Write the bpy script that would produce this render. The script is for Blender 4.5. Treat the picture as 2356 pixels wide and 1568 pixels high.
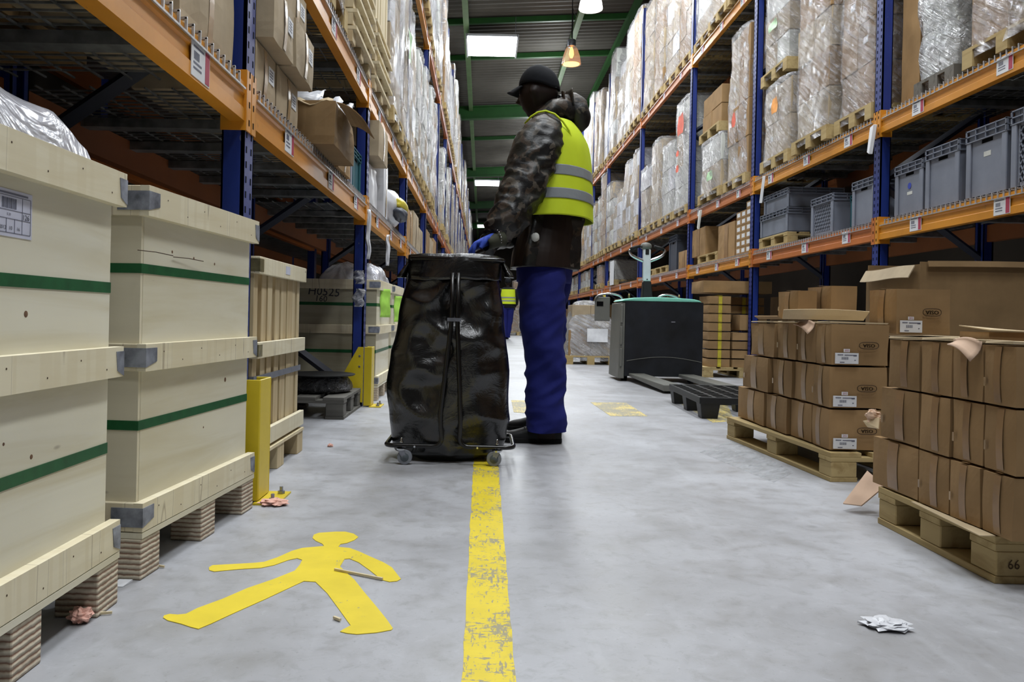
import bpy, math, random
from mathutils import Vector, Matrix, noise

for o in list(bpy.data.objects):
    bpy.data.objects.remove(o, do_unlink=True)
SC = bpy.context.scene
COL = SC.collection
PI = math.pi

# ---------------------------------------------------------------- camera
CAM_H, FPX, VPX, VPY, ROLL = 0.62, 1800.0, 1110.0, 728.0, math.radians(1.2)
CR, SR = math.cos(ROLL), math.sin(ROLL)
cd = bpy.data.cameras.new('camera')
cam = bpy.data.objects.new('camera', cd)
COL.objects.link(cam)
cd.sensor_width = 36.0
cd.lens = FPX / 2356 * 36
cd.shift_x = (1178 - VPX) / 2356
cd.shift_y = (VPY - 784) / 2356
cd.clip_start, cd.clip_end = 0.05, 300
cam.matrix_world = Matrix(((CR, -SR, 0, 0), (0, 0, -1, 0), (SR, CR, 0, CAM_H), (0, 0, 0, 1)))
SC.camera = cam

# ---------------------------------------------------------------- world, view
w = bpy.data.worlds.new('hall_air')
SC.world = w
w.use_nodes = True
w.node_tree.nodes['Background'].inputs[0].default_value = (0.75, 0.85, 1.0, 1)
w.node_tree.nodes['Background'].inputs[1].default_value = 0.015
SC.view_settings.view_transform = 'Standard'
SC.view_settings.look = 'None'
SC.view_settings.gamma = 1
SC.view_settings.use_curve_mapping = False
SC.view_settings.exposure = -0.03
SC.cycles.max_bounces = 6; SC.cycles.glossy_bounces = 3; SC.cycles.diffuse_bounces = 2

# ---------------------------------------------------------------- lamps of the hall
def area(name, loc, sx, sy, power, col=(0.93, 0.97, 1.0)):
    d = bpy.data.lights.new(name, 'AREA')
    d.shape = 'RECTANGLE'; d.size, d.size_y = sx, sy
    d.energy = power; d.color = col
    o = bpy.data.objects.new(name, d)
    o.location = loc
    COL.objects.link(o)
    return o
# lit battens over the aisle centre, nearest ones unseen and added as fill, then the row of bell lamps over the right half of the aisle
PANEL_FILL_Y = (0.6, 5.4, 10.2, 15.0, 20.75, 42.0, 62.0)
BELL_Y = (-1.6, 1.9, 5.3, 8.8, 12.3, 15.75, 22.7, 26.0, 30.0, 34.0, 38.0, 46.0)
for y in PANEL_FILL_Y:
    area('panel_and_fill_light', (0.13, y, 7.70), 1.2, 1.3, 165)
for y in BELL_Y:
    area('bell_light', (2.05, y, 7.0), 0.7, 0.7, 85)
    pd = bpy.data.lights.new('bell_glow', 'POINT'); pd.energy = 75; pd.shadow_soft_size = .2; pd.color = (.93, .97, 1)   # acrylic bells also shine up and sideways
    po = bpy.data.objects.new('bell_glow', pd); po.location = (2.05, y, 7.22); COL.objects.link(po)

# ---------------------------------------------------------------- pixel helpers (2356 x 1568 frame)
def ray(px, py):
    dx, dy = px - VPX, py - VPY
    return (dx*CR + dy*SR)/FPX, (dx*SR - dy*CR)/FPX
def at(px, py, y):
    a, b = ray(px, py); return Vector((a*y, y, CAM_H + b*y))
def gnd(px, py, z=0.0):
    a, b = ray(px, py); y = (z - CAM_H)/b; return Vector((a*y, y, z))
def onx(px, py, X):
    a, b = ray(px, py); y = X/a; return Vector((X, y, CAM_H + b*y))
def atz(px, X, z):                       # depth on the plane x = X at height z of image column px
    y = 5.0
    for _ in range(30):
        py = VPY + (X/y*FPX)*SR - (z-CAM_H)/y*FPX*CR
        a, b = ray(px, py); y = X/a
    return y

# ---------------------------------------------------------------- mesh builder
INV = {}
class MB:
    def __init__(s):
        s.v = []; s.f = []; s.m = []; s.mi = 0; s.M = None
    def mat(s, i): s.mi = i; return s
    def add(s, vs, fs):
        b = len(s.v)
        if s.M is not None: vs = [s.M @ Vector(p) for p in vs]
        s.v += [tuple(p) for p in vs]
        s.f += [tuple(b+i for i in f) for f in fs]
        s.m += [s.mi]*len(fs)
        return s
    def hexa(s, p):                      # p: 4 bottom ccw, 4 top ccw
        return s.add(p, [(3,2,1,0),(4,5,6,7),(0,1,5,4),(1,2,6,5),(2,3,7,6),(3,0,4,7)])
    def box(s, x0, x1, y0, y1, z0, z1):
        if x0 > x1: x0, x1 = x1, x0
        if y0 > y1: y0, y1 = y1, y0
        if z0 > z1: z0, z1 = z1, z0
        return s.hexa([(x0,y0,z0),(x1,y0,z0),(x1,y1,z0),(x0,y1,z0),(x0,y0,z1),(x1,y0,z1),(x1,y1,z1),(x0,y1,z1)])
    def bar(s, a, b, w, h=None, up=(0,0,1)):   # rectangular bar between two points
        a, b = Vector(a), Vector(b); h = h or w
        d = (b-a).normalized(); u = Vector(up)
        if abs(d.dot(u)) > .98: u = Vector((1,0,0))
        r = d.cross(u).normalized()*w/2; u = r.cross(d).normalized()*h/2
        return s.hexa([a-r-u, a+r-u, a+r+u, a-r+u, b-r-u, b+r-u, b+r+u, b-r+u])
    def tube(s, pts, r, n=8, closed=False, caps=True):
        pts = [Vector(p) for p in pts]; N = len(pts)
        rs = r if isinstance(r, (list, tuple)) else [r]*N
        vs = []; fs = []; prev = None
        for i, p in enumerate(pts):
            if closed: d = pts[(i+1) % N] - pts[i-1]
            else: d = pts[min(i+1, N-1)] - pts[max(i-1, 0)]
            d.normalize()
            if prev is None:
                u = Vector((0,0,1)) if abs(d.z) < .9 else Vector((0,1,0))
            else: u = prev
            u = (u - d*u.dot(d)).normalized(); prev = u
            q = d.cross(u)
            for k in range(n):
                t = 2*PI*k/n
                vs.append(p + (u*math.cos(t) + q*math.sin(t))*rs[i])
        for i in range(N if closed else N-1):
            j = (i+1) % N
            for k in range(n):
                l = (k+1) % n
                fs.append((i*n+k, i*n+l, j*n+l, j*n+k))
        if caps and not closed:
            fs.append(tuple(range(n-1, -1, -1))); fs.append(tuple((N-1)*n+k for k in range(n)))
        return s.add(vs, fs)
    def cyl(s, a, b, r, n=16, r2=None):
        return s.tube([a, b], [r, r if r2 is None else r2], n)
    def lathe(s, c, prof, n=24, axis='z'):   # prof: (radius, height) pairs
        c = Vector(c); vs = []; fs = []
        for r, h in prof:
            for k in range(n):
                t = 2*PI*k/n
                p = (r*math.cos(t), r*math.sin(t), h)
                if axis == 'x': p = (p[2], p[0], p[1])
                if axis == 'y': p = (p[0], p[2], p[1])
                vs.append(c + Vector(p))
        for i in range(len(prof)-1):
            for k in range(n):
                l = (k+1) % n
                fs.append((i*n+k, i*n+l, (i+1)*n+l, (i+1)*n+k))
        fs.append(tuple(range(n-1, -1, -1))); fs.append(tuple((len(prof)-1)*n+k for k in range(n)))
        return s.add(vs, fs)
    def rings(s, rs, cap0=True, cap1=True):  # rs: list of rings (lists of points, same length)
        n = len(rs[0]); vs = [p for r in rs for p in r]; fs = []
        for i in range(len(rs)-1):
            for k in range(n):
                l = (k+1) % n
                fs.append((i*n+k, i*n+l, (i+1)*n+l, (i+1)*n+k))
        if cap0: fs.append(tuple(range(n-1, -1, -1)))
        if cap1: fs.append(tuple((len(rs)-1)*n+k for k in range(n)))
        return s.add(vs, fs)
    def grid(s, fn, nu, nv, keep=None):      # open surface fn(u, v), u and v in 0..1
        vs = [fn(i/nu, j/nv) for j in range(nv+1) for i in range(nu+1)]
        fs = [(j*(nu+1)+i, j*(nu+1)+i+1, (j+1)*(nu+1)+i+1, (j+1)*(nu+1)+i) for j in range(nv) for i in range(nu)
              if keep is None or keep((i+.5)/nu, (j+.5)/nv)]
        return s.add(vs, fs)
    def prism(s, poly, z0, z1, fn=None):     # extruded outline; fn maps (u, v, w) to a point
        n = len(poly); fn = fn or (lambda u, v, w: (u, v, w))
        vs = [fn(u, v, z0) for u, v in poly] + [fn(u, v, z1) for u, v in poly]
        fs = [tuple(range(n-1, -1, -1)), tuple(range(n, 2*n))] + [(i, (i+1) % n, n+(i+1) % n, n+i) for i in range(n)]
        return s.add(vs, fs)
    def quad(s, a, b, c, d): return s.add([a, b, c, d], [(0,1,2,3)])
    def mesh(s, name, mats, inv=None):
        me = bpy.data.meshes.new(name)
        vs = s.v if inv is None else [tuple(inv @ Vector(p)) for p in s.v]
        me.from_pydata(vs, [], s.f)
        for m in (mats if isinstance(mats, (list, tuple)) else [mats]): me.materials.append(m)
        me.polygons.foreach_set('material_index', s.m)
        me.update()
        return me
    def build(s, name, mats, parent=None, smooth=False, bevel=0, seg=1, label=None, local=False, subsurf=0, solid=0, angle=None):
        inv = INV.get(parent.name) if (parent is not None and not local) else None
        me = s.mesh(name, mats, inv)
        o = bpy.data.objects.new(name, me); COL.objects.link(o)
        if parent is not None:
            o.parent = parent
            if parent.name in INV: INV[o.name] = INV[parent.name]
        if smooth: shade(o, angle)
        if solid:
            md = o.modifiers.new('thickness', 'SOLIDIFY'); md.thickness = solid; md.offset = 0
        if bevel:
            md = o.modifiers.new('bevel', 'BEVEL'); md.width = bevel; md.segments = seg; md.limit_method = 'ANGLE'
        if subsurf:
            md = o.modifiers.new('subsurf', 'SUBSURF'); md.levels = md.render_levels = subsurf
        if label: o['label'] = label
        return o

def shade(o, angle=None):
    me = o.data
    me.polygons.foreach_set('use_smooth', [True]*len(me.polygons))
    if angle: me.set_sharp_from_angle(angle=math.radians(angle))

USED = set()
def tag(o, label, cat, group=None, kind=None):
    o['label'] = label; o['category'] = cat
    if group: o['group'] = group
    if kind: o['kind'] = kind
    return o
def thing(name, label, cat, loc=(0,0,0), rotz=0.0, group=None):
    o = bpy.data.objects.new(name, None); COL.objects.link(o)
    o.empty_display_size = .1
    o.location = loc; o.rotation_euler = (0, 0, rotz)
    INV[o.name] = (Matrix.Translation(loc) @ Matrix.Rotation(rotz, 4, 'Z')).inverted()
    return tag(o, label, cat, group)
def struct(o):
    o['kind'] = 'structure'; return o
def copy_tree(root, loc, rotz=0.0, label=None, group=None, scale=None):
    def cp(o, parent):
        c = o.copy(); COL.objects.link(c); c.parent = parent
        for ch in o.children: cp(ch, c)
        return c
    r = cp(root, None)
    r.location = loc; r.rotation_euler = (0, 0, rotz)
    if scale: r.scale = scale
    if label: r['label'] = label
    if group: r['group'] = group
    return r

def fbm(p, sc=1.0, o=3):
    return noise.fractal(Vector(p)*sc, 1.0, 2.0, o)

_txt = {}
def text_shape(mb, s, size, fn, depth=0.0006):   # letters as thin solids; fn maps (u, v, w)
    if s not in _txt:
        cu = bpy.data.curves.new('letters', 'FONT'); cu.body = s; cu.align_x = 'CENTER'; cu.align_y = 'CENTER'; cu.resolution_u = 2
        to = bpy.data.objects.new('letters', cu); COL.objects.link(to)
        dg = bpy.context.evaluated_depsgraph_get(); dg.update()
        me = to.evaluated_get(dg).to_mesh()
        _txt[s] = ([tuple(v.co) for v in me.vertices], [tuple(p.vertices) for p in me.polygons])
        bpy.data.objects.remove(to); bpy.data.curves.remove(cu)
    vs, fs = _txt[s]
    mb.add([fn(v[0]*size, v[1]*size, depth) for v in vs], fs)
# ---------------------------------------------------------------- materials
def srgb(r, g, b):
    f = lambda c: (c/255/12.92) if c/255 <= .04045 else ((c/255+.055)/1.055)**2.4
    return (f(r), f(g), f(b), 1)
class N:
    def __init__(s, name):
        s.m = bpy.data.materials.new(name); s.m.use_nodes = True
        s.t = s.m.node_tree; s.b = s.t.nodes['Principled BSDF']
    def n(s, typ, **kw):
        x = s.t.nodes.new(typ)
        for k, v in kw.items():
            if k in x.inputs.keys() if isinstance(k, str) else False: x.inputs[k].default_value = v
            else: setattr(x, k, v)
        return x
    def l(s, a, b): s.t.links.new(a, b)
    def coords(s, scale=(1,1,1), src='Object', rnd=True, rot=(0,0,0)):
        tc = s.n('ShaderNodeTexCoord'); mp = s.n('ShaderNodeMapping')
        mp.inputs['Scale'].default_value = scale; mp.inputs['Rotation'].default_value = rot
        s.l(tc.outputs[src], mp.inputs['Vector'])
        if rnd:
            oi = s.n('ShaderNodeObjectInfo'); ml = s.n('ShaderNodeMath', operation='MULTIPLY'); ml.inputs[1].default_value = 37.0
            s.l(oi.outputs['Random'], ml.inputs[0]); s.l(ml.outputs[0], mp.inputs['Location'])
        return mp.outputs[0]
    def noise(s, vec, scale, detail=3, rough=.55, dist=0.0):
        x = s.n('ShaderNodeTexNoise'); x.inputs['Scale'].default_value = scale; x.inputs['Detail'].default_value = detail
        x.inputs['Roughness'].default_value = rough; x.inputs['Distortion'].default_value = dist
        s.l(vec, x.inputs['Vector']); return x.outputs['Fac']
    def ramp(s, fac, stops):
        x = s.n('ShaderNodeValToRGB'); e = x.color_ramp.elements
        while len(e) > 1: e.remove(e[0])
        e[0].position, e[0].color = stops[0][0], stops[0][1]
        for p, c in stops[1:]:
            q = e.new(p); q.color = c
        s.l(fac, x.inputs[0]); return x.outputs[0]
    def mix(s, fac, a, b, blend='MIX'):
        x = s.n('ShaderNodeMix', data_type='RGBA', blend_type=blend)
        for v, i in ((fac, 0), (a, 6), (b, 7)):
            if hasattr(v, 'links') or hasattr(v, 'is_linked'): s.l(v, x.inputs[i])
            else: x.inputs[i].default_value = v
        return x.outputs[2]
    def bump(s, h, strength=.3, dist=.01, prev=None):
        x = s.n('ShaderNodeBump'); x.inputs['Strength'].default_value = strength; x.inputs['Distance'].default_value = dist
        s.l(h, x.inputs['Height'])
        if prev is not None: s.l(prev, x.inputs['Normal'])
        s.l(x.outputs[0], s.b.inputs['Normal']); return x.outputs[0]
    def out(s, col=None, rough=None, metal=None, spec=None):
        for v, k in ((col, 'Base Color'), (rough, 'Roughness'), (metal, 'Metallic'), (spec, 'Specular IOR Level')):
            if v is None: continue
            if hasattr(v, 'is_linked'): s.l(v, s.b.inputs[k])
            else: s.b.inputs[k].default_value = v
        return s.m
M = {}
def plain(name, c, rough=.6, metal=0.0, var=.08, scale=6.0, bump=0.0, spec=.4, src='Object'):
    k = N(name); v = k.coords(src=src); f = k.noise(v, scale, 4)
    lo = tuple(x*(1-var*2.2) for x in c[:3]) + (1,); hi = tuple(min(1, x*(1+var*1.6)) for x in c[:3]) + (1,)
    col = k.ramp(f, [(.3, lo), (.7, hi)])
    if bump: k.bump(k.noise(v, scale*8, 2), bump, .004)
    M[name] = k.out(col, rough, metal, spec); return M[name]

# plywood and board timber: grain stretched along one local axis
def wood(name, c1, c2, dark, axis='y', rough=.7, sc=1.0, plank=None, knots=.5):
    k = N(name)
    st = {'x': (.9, 9, 9), 'y': (9, .9, 9), 'z': (9, 9, .9)}[axis]
    v = k.coords(tuple(a*sc for a in st))
    g = k.noise(v, 2.2, 5, .6, .6)
    col = k.ramp(g, [(.28, c2), (.52, c1), (.75, tuple(min(1, x*1.06) for x in c1[:3])+(1,))])
    big = k.noise(k.coords((1,1,1)), 2.0, 2)
    col = k.mix(k.ramp(big, [(.35, (0,0,0,1)), (.75, (.5,.5,.5,1))]), col, c2)
    vk = k.coords({'x': (1.6, 5, 5), 'y': (5, 1.6, 5), 'z': (5, 5, 1.6)}[axis])
    vo = k.n('ShaderNodeTexVoronoi'); vo.inputs['Scale'].default_value = 1.5; k.l(vk, vo.inputs['Vector'])
    kn = k.ramp(vo.outputs['Distance'], [(.018, (knots*1.3,)*3+(1,)), (.04, (0,0,0,1))])
    col = k.mix(kn, col, dark)
    if 'rail' in name or 'slat' in name:   # short boards butted side by side
        bd = k.noise(k.coords({'x': (16, 1, .5), 'y': (.8, 16, .5), 'z': (3, 16, .3)}[axis]), 1.0, 1, .5)
        col = k.mix(k.ramp(bd, [(.44, (0,0,0,1)), (.47, (.45,.45,.45,1)), (.56, (.45,.45,.45,1)), (.58, (0,0,0,1))]), col, c2)
        col = k.mix(k.ramp(bd, [(.595, (0,0,0,1)), (.602, (.5,.5,.5,1)), (.612, (0,0,0,1))]), col, dark)
    k.bump(g, .15, .003)
    M[name] = k.out(col, rough, 0, .25); return M[name]
wood('plywood', srgb(230,226,208), srgb(210,201,172), srgb(96,72,48), 'y', .62, .5, knots=.35)
wood('plywood_end', srgb(228,220,196), srgb(214,204,176), srgb(100,76,50), 'x', .65, .5, knots=.4)
wood('rail_wood', srgb(232,224,198), srgb(218,206,174), srgb(110,84,54), 'y', .68, 1.0)
wood('rail_wood_end', srgb(228,218,190), srgb(210,196,164), srgb(110,84,54), 'x', .68, 1.0)
wood('slat_wood', srgb(214,198,162), srgb(186,162,122), srgb(104,78,50), 'z', .7, 1.0)
wood('pallet_wood', srgb(190,168,120), srgb(158,134,88), srgb(88,66,40), 'y', .78, 1.0)
wood('pallet_wood_cross', srgb(190,168,120), srgb(160,136,90), srgb(88,66,40), 'x', .78, 1.0)
wood('pale_board', srgb(226,212,178), srgb(206,186,146), srgb(120,92,60), 'z', .7, 1.0)
wood('grey_wood', srgb(112,110,104), srgb(82,80,76), srgb(50,46,42), 'x', .85, 1.0)
wood('raw_panel', srgb(178,172,150), srgb(150,142,118), srgb(84,62,40), 'x', .75, .4, knots=.8)
# laminated plywood blocks: thin horizontal veneers
k = N('laminate_block'); v = k.coords((1,1,1), rnd=False)
wv = k.n('ShaderNodeTexWave', wave_type='BANDS', bands_direction='Z'); wv.inputs['Scale'].default_value = 26; wv.inputs['Distortion'].default_value = 1.2
wv.inputs['Detail'].default_value = 2; wv.inputs['Detail Scale'].default_value = 2.5
k.l(v, wv.inputs['Vector'])
c = k.ramp(wv.outputs['Fac'], [(.04, srgb(142,112,96)), (.2, srgb(192,176,154)), (.6, srgb(210,198,176)), (1, srgb(218,208,188))])
c = k.mix(k.ramp(k.noise(v, 30, 4), [(.45, (0,0,0,1)), (.8, (.6,.6,.6,1))]), c, srgb(140,116,96))
k.bump(wv.outputs['Fac'], .5, .004); M['laminate_block'] = k.out(c, .85, 0, .2)

# cardboard
def card(name, c, var=.1):
    k = N(name); v = k.coords((1,1,1)); f = k.noise(v, 5, 4); f2 = k.noise(k.coords((60, 60, 3)), 2, 2)
    lo = tuple(x*(1-var*1.7) for x in c[:3])+(1,); hi = tuple(min(1, x*(1+var)) for x in c[:3])+(1,)
    col = k.ramp(f, [(.3, lo), (.7, hi)])
    col = k.mix(k.ramp(f2, [(.5, (0,0,0,1)), (.8, (.18,.18,.18,1))]), col, lo)
    oi = k.n('ShaderNodeObjectInfo'); hs = k.n('ShaderNodeHueSaturation'); mr = k.n('ShaderNodeMapRange'); mr.inputs[3].default_value = .88; mr.inputs[4].default_value = 1.08
    k.l(oi.outputs['Random'], mr.inputs[0]); k.l(mr.outputs[0], hs.inputs['Value']); k.l(col, hs.inputs['Color'])
    k.bump(k.noise(v, 26, 3), .18, .004)
    M[name] = k.out(hs.outputs[0], .8, 0, .2); return M[name]
card('cardboard', srgb(162,131,92)); card('cardboard_grey', srgb(182,165,138)); card('cardboard_in', srgb(206,186,152), .06)
card('cardboard_dark', srgb(142,116,82)); card('cardboard_pink', srgb(214,184,160), .06)
plain('tape', srgb(156,122,82), .32, 0, .1, 9, spec=.6)
plain('clear_tape', srgb(176,148,112), .22, 0, .1, 9, spec=.7)
plain('paper_white', srgb(226,228,232), .7, 0, .03, 20)
plain('paper_lilac', srgb(206,208,226), .65, 0, .03, 20)
plain('paper_pink', srgb(226,176,160), .75, 0, .08, 18)
plain('ink', srgb(52,54,64), .7, 0, .05, 20); plain('ink_soft', srgb(112,114,130), .7, 0, .05, 20)
plain('ink_brown', srgb(70,50,28), .8, 0, .05, 20)
plain('label_red', srgb(176,62,86), .6, 0, .06, 20); plain('sticker_red', srgb(236,70,60), .5, 0, .03, 20); plain('sticker_blue', srgb(52,70,170), .5, 0, .05, 20)
plain('sticker_orange', srgb(238,160,74), .55, 0, .06, 30); plain('tag_lime', srgb(176,232,96), .6, 0, .05, 20); plain('sheet_green', srgb(172,210,164), .5, 0, .08, 14)
plain('sheet_magenta', srgb(190,70,120), .5, 0, .08, 14); plain('cloth_red', srgb(222,106,84), .6, 0, .08, 14)
# painted steel
def paint(name, c, rough=.38, chip=None, amt=.12):
    k = N(name); v = k.coords((1,1,1)); f = k.noise(v, 3, 5, .65)
    lo = tuple(x*.82 for x in c[:3])+(1,)
    col = k.ramp(f, [(.35, lo), (.65, c)])
    if chip is not None:
        ch = k.ramp(k.noise(k.coords((2.2,1,1)), 16, 6, .7), [(.66, (0,0,0,1)), (.70, (amt*6,)*3+(1,))])
        col = k.mix(ch, col, chip)
    M[name] = k.out(col, rough, 0, .5); return M[name]
paint('rack_orange_shaded', srgb(146,84,42), .5); paint('rack_orange', srgb(222,148,44), .34, srgb(128,92,60)); paint('rack_orange_red', srgb(200,116,56), .36, srgb(150,120,92))  # back beams: rack orange darkened, their shade put into the colour
paint('rack_blue_shaded', srgb(20,26,48), .5); paint('rack_blue', srgb(30,52,130), .4, srgb(120,130,150)); paint('yellow_guard', srgb(222,196,38), .42, srgb(60,56,40))  # frame braces get the rack blue darkened to carry shade
paint('green_beam', srgb(34,92,34), .5); paint('green_rail', srgb(112,146,96), .5); paint('jack_grey', srgb(112,112,106), .5, srgb(70,70,68))
paint('mint', srgb(132,212,190), .45); paint('white_paint', srgb(220,226,232), .35)
plain('zinc', srgb(150,154,166), .35, .8, .15, 20, spec=.5); plain('bracket_steel', srgb(146,151,164), .4, .35, .25, 26); plain('knot_brown', srgb(112,84,62), .8, 0, .2, 60)
plain('brass_steel', srgb(150,140,96), .4, .75, .2, 26)
plain('chrome', srgb(205,208,212), .16, 1.0, .05, 10); plain('galv_wire', srgb(190,192,196), .35, .5, .12, 30); plain('deck_wire', srgb(132,134,134), .45, .45, .2, 14)
plain('strap_green', srgb(30,92,52), .45, 0, .1, 30); plain('strap_grey', srgb(110,114,126), .5, 0, .08, 30); plain('strap_yellow', srgb(206,190,64), .45, 0, .08, 30)
plain('black_steel', srgb(14,14,15), .25, 0, .1, 9, spec=.6); plain('black_plastic', srgb(24,25,27), .5, 0, .15, 8); plain('black_rubber', srgb(20,20,20), .7, 0, .1, 8)
plain('jack_black', srgb(20,23,29), .5, 0, .3, 5, bump=.1); plain('wheel_grey', srgb(128,132,140), .5, 0, .08, 12); plain('hub_grey', srgb(86,94,100), .5, 0, .08, 12)
plain('crate_grey', srgb(124,130,144), .5, 0, .06, 5); plain('crate_dark', srgb(66,72,84), .55, 0, .08, 5); plain('crate_teal', srgb(42,96,108), .5, 0, .08, 5)
plain('hole_black', srgb(6,6,8), .9, 0, .02, 5, spec=.1)
plain('wall_panel', srgb(70,62,54), .8, 0, .1, 1); plain('haz_yellow', srgb(222,204,60), .5, 0, .05, 10)
plain('poly_white', srgb(216,218,224), .35, 0, .06, 8, spec=.6); plain('poly_grey', srgb(206,208,202), .4, 0, .06, 8)
# corrugated roof sheet
k = N('roof_sheet'); v = k.coords((1,1,1), rnd=False); f = k.noise(v, .6, 4)
M['roof_sheet'] = k.out(k.ramp(f, [(.3, srgb(86,84,77)), (.7, srgb(108,105,98))]), .6, .1, .3)
# concrete floor: broad stains, wear streaks along the aisle, speckle
k = N('concrete_floor'); v = k.coords((1,1,1), rnd=False)
a = k.noise(v, 1.1, 6, .6, .4); b = k.noise(v, 6, 5, .65, .3); s = k.noise(v, 90, 3, .7); st = k.noise(k.coords((5, .5, 1), rnd=False), 2, 4)
col = k.ramp(a, [(.30, srgb(146,146,149)), (.5, srgb(170,171,176)), (.70, srgb(186,188,194))])
col = k.mix(k.ramp(b, [(.32, (.5,.5,.5,1)), (.52, (0,0,0,1))]), col, srgb(146,145,144))
b3 = k.noise(v, 24, 6, .7, .5)
col = k.mix(k.ramp(b3, [(.34, (.3,.3,.3,1)), (.48, (0,0,0,1))]), col, srgb(128,127,126))
col = k.mix(k.ramp(b3, [(.58, (0,0,0,1)), (.74, (.25,.25,.25,1))]), col, srgb(204,207,212))
col = k.mix(k.ramp(st, [(.6, (0,0,0,1)), (.75, (.22,.22,.22,1))]), col, srgb(202,206,212))
col = k.mix(k.ramp(s, [(.64, (0,0,0,1)), (.7, (.35,.35,.35,1))]), col, srgb(112,110,108))
vo = k.n('ShaderNodeTexVoronoi'); vo.inputs['Scale'].default_value = 2.6; vo.inputs['Randomness'].default_value = 1; k.l(v, vo.inputs['Vector'])
spot = k.ramp(vo.outputs['Distance'], [(.025, (.35,.35,.35,1)), (.06, (0,0,0,1))])
col = k.mix(spot, col, srgb(100,98,98))
k.bump(b, .06, .004)
M['concrete_floor'] = k.out(col, k.ramp(b, [(.3, (.34,.34,.34,1)), (.7, (.5,.5,.5,1))]), 0, .45)
# road paint, scuffed through in streaks; each marking wears by its own amount
def roadpaint(name, wear, c=srgb(236,212,52)):
    k = N(name); v = k.coords((1,1,1), rnd=False)
    big = k.noise(v, 5, 4, .6); f = k.noise(k.coords((18, 46, 1), rnd=False), 2, 6, .72); g = k.noise(k.coords((60, 12, 1), rnd=False), 1.6, 5, .7)
    mx = k.n('ShaderNodeMath', operation='MAXIMUM'); k.l(f, mx.inputs[0]); k.l(g, mx.inputs[1])
    ad = k.n('ShaderNodeMath', operation='MULTIPLY_ADD'); k.l(big, ad.inputs[0]); ad.inputs[1].default_value = .55; k.l(mx.outputs[0], ad.inputs[2])
    t = .98 - wear
    m = k.ramp(ad.outputs[0], [(t, (0,0,0,1)), (t+.04, (.85,.85,.85,1))])
    cc = k.ramp(k.noise(v, 12, 4), [(.3, tuple(x*.88 for x in c[:3])+(1,)), (.7, c)])
    M[name] = k.out(k.mix(m, cc, srgb(142,140,132)), .55, 0, .35)
roadpaint('paint_stripe', .132); roadpaint('paint_figure', .0); roadpaint('paint_faded', .22, srgb(226,204,120))
# stretch film: thin crumpled clear plastic
def film(name, alpha, tint, rough=.12, streak=(3, 1.3, 15.0), bs=1.0, metal=.27):
    k = N(name); a = k.coords((1,1,1), rot=(.62, .5, 0)); mp = k.n('ShaderNodeMapping'); mp.inputs['Scale'].default_value = streak; k.l(a, mp.inputs['Vector']); v = mp.outputs[0]
    n1 = k.noise(v, 2.6, 5, .62, .5); n2 = k.noise(k.coords((1,1,.8)), 7, 5, .62, 1.8); n3 = k.noise(v, 8, 3, .6)
    p = k.bump(n2, bs, .09); p = k.bump(n1, bs, .035, p); k.bump(n3, bs*.6, .01, p)
    k.out(tint, k.ramp(n2, [(.35, (rough*.6,)*3+(1,)), (.7, (rough*2.0,)*3+(1,))]), metal, 1.0)
    k.b.inputs['IOR'].default_value = 1.7
    fa = k.ramp(n1, [(.36, (max(0, alpha-.26),)*3+(1,)), (.62, (min(1, alpha+.12),)*3+(1,)), (.72, (min(1, alpha+.42),)*3+(1,))])
    k.l(fa, k.b.inputs['Alpha'])
    M[name] = k.m; return k.m
film('stretch_film', .44, srgb(206,205,208)); film('stretch_film_thick', .62, srgb(220,222,226)); film('floor_film', .14, srgb(236,240,244), .3); k = N('clear_bag'); v = k.coords((1,1,1)); n1 = k.noise(v, 7, 3, .5, 1.0); n2 = k.noise(v, 22, 2, .5, .6)
p = k.bump(n1, .7, .05); k.bump(n2, .25, .01, p); k.out(srgb(222,223,234), .2, .08, 1.0)
k.l(k.ramp(n1, [(.35, (.5,.5,.5,1)), (.7, (.82,.82,.82,1))]), k.b.inputs['Alpha']); M['clear_bag'] = k.m
film('film_black', .9, srgb(46,48,54), .2)
# black bin liner
k = N('bin_liner'); v = k.coords((1,1,1)); n1 = k.noise(v, 9, 6, .6, 1.2); n2 = k.noise(k.coords((5,5,26)), 2, 4, .6)
p = k.bump(n1, .28, .02); k.bump(n2, .12, .006, p)
M['bin_liner'] = k.out(srgb(7,9,10), .24, 0, .9)
# clothing
k = N('camouflage'); v = k.coords((1,1,1.25), rnd=False)
n1 = k.noise(v, 10, 2, .5, .9); n2 = k.noise(k.coords((1.2,1.2,1), rnd=False, rot=(.4,.2,0)), 12, 2, .5, .7); n3 = k.noise(k.coords((1,1,1), rnd=False, rot=(1.1,.6,.3)), 13, 2, .5, .8)
c = k.mix(k.ramp(n1, [(.50, (0,0,0,1)), (.52, (1,1,1,1))]), srgb(24,26,23), srgb(60,49,39))
c = k.mix(k.ramp(n2, [(.56, (0,0,0,1)), (.58, (1,1,1,1))]), c, srgb(80,74,66))
c = k.mix(k.ramp(n3, [(.50, (0,0,0,1)), (.52, (1,1,1,1))]), c, srgb(11,11,13))
k.bump(k.noise(v, 26, 4, .6), .35, .01); M['camouflage'] = k.out(c, .46, 0, .5)
def cloth(name, c, rough=.85, var=.12, sc=14, bs=.25):
    k = N(name); v = k.coords((1,1,1), rnd=False); f = k.noise(v, 5, 4); w2 = k.noise(v, sc, 4, .6)
    col = k.ramp(f, [(.3, tuple(x*(1-var) for x in c[:3])+(1,)), (.7, tuple(min(1,x*(1+var)) for x in c[:3])+(1,))])
    k.bump(w2, bs, .01); M[name] = k.out(col, rough, 0, .25); return M[name]
cloth('blue_trousers', srgb(28,34,104)); cloth('black_cap', srgb(12,15,21)); cloth('glove_blue', srgb(58,84,186), .7); cloth('glove_grey', srgb(70,72,60), .7)
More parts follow.
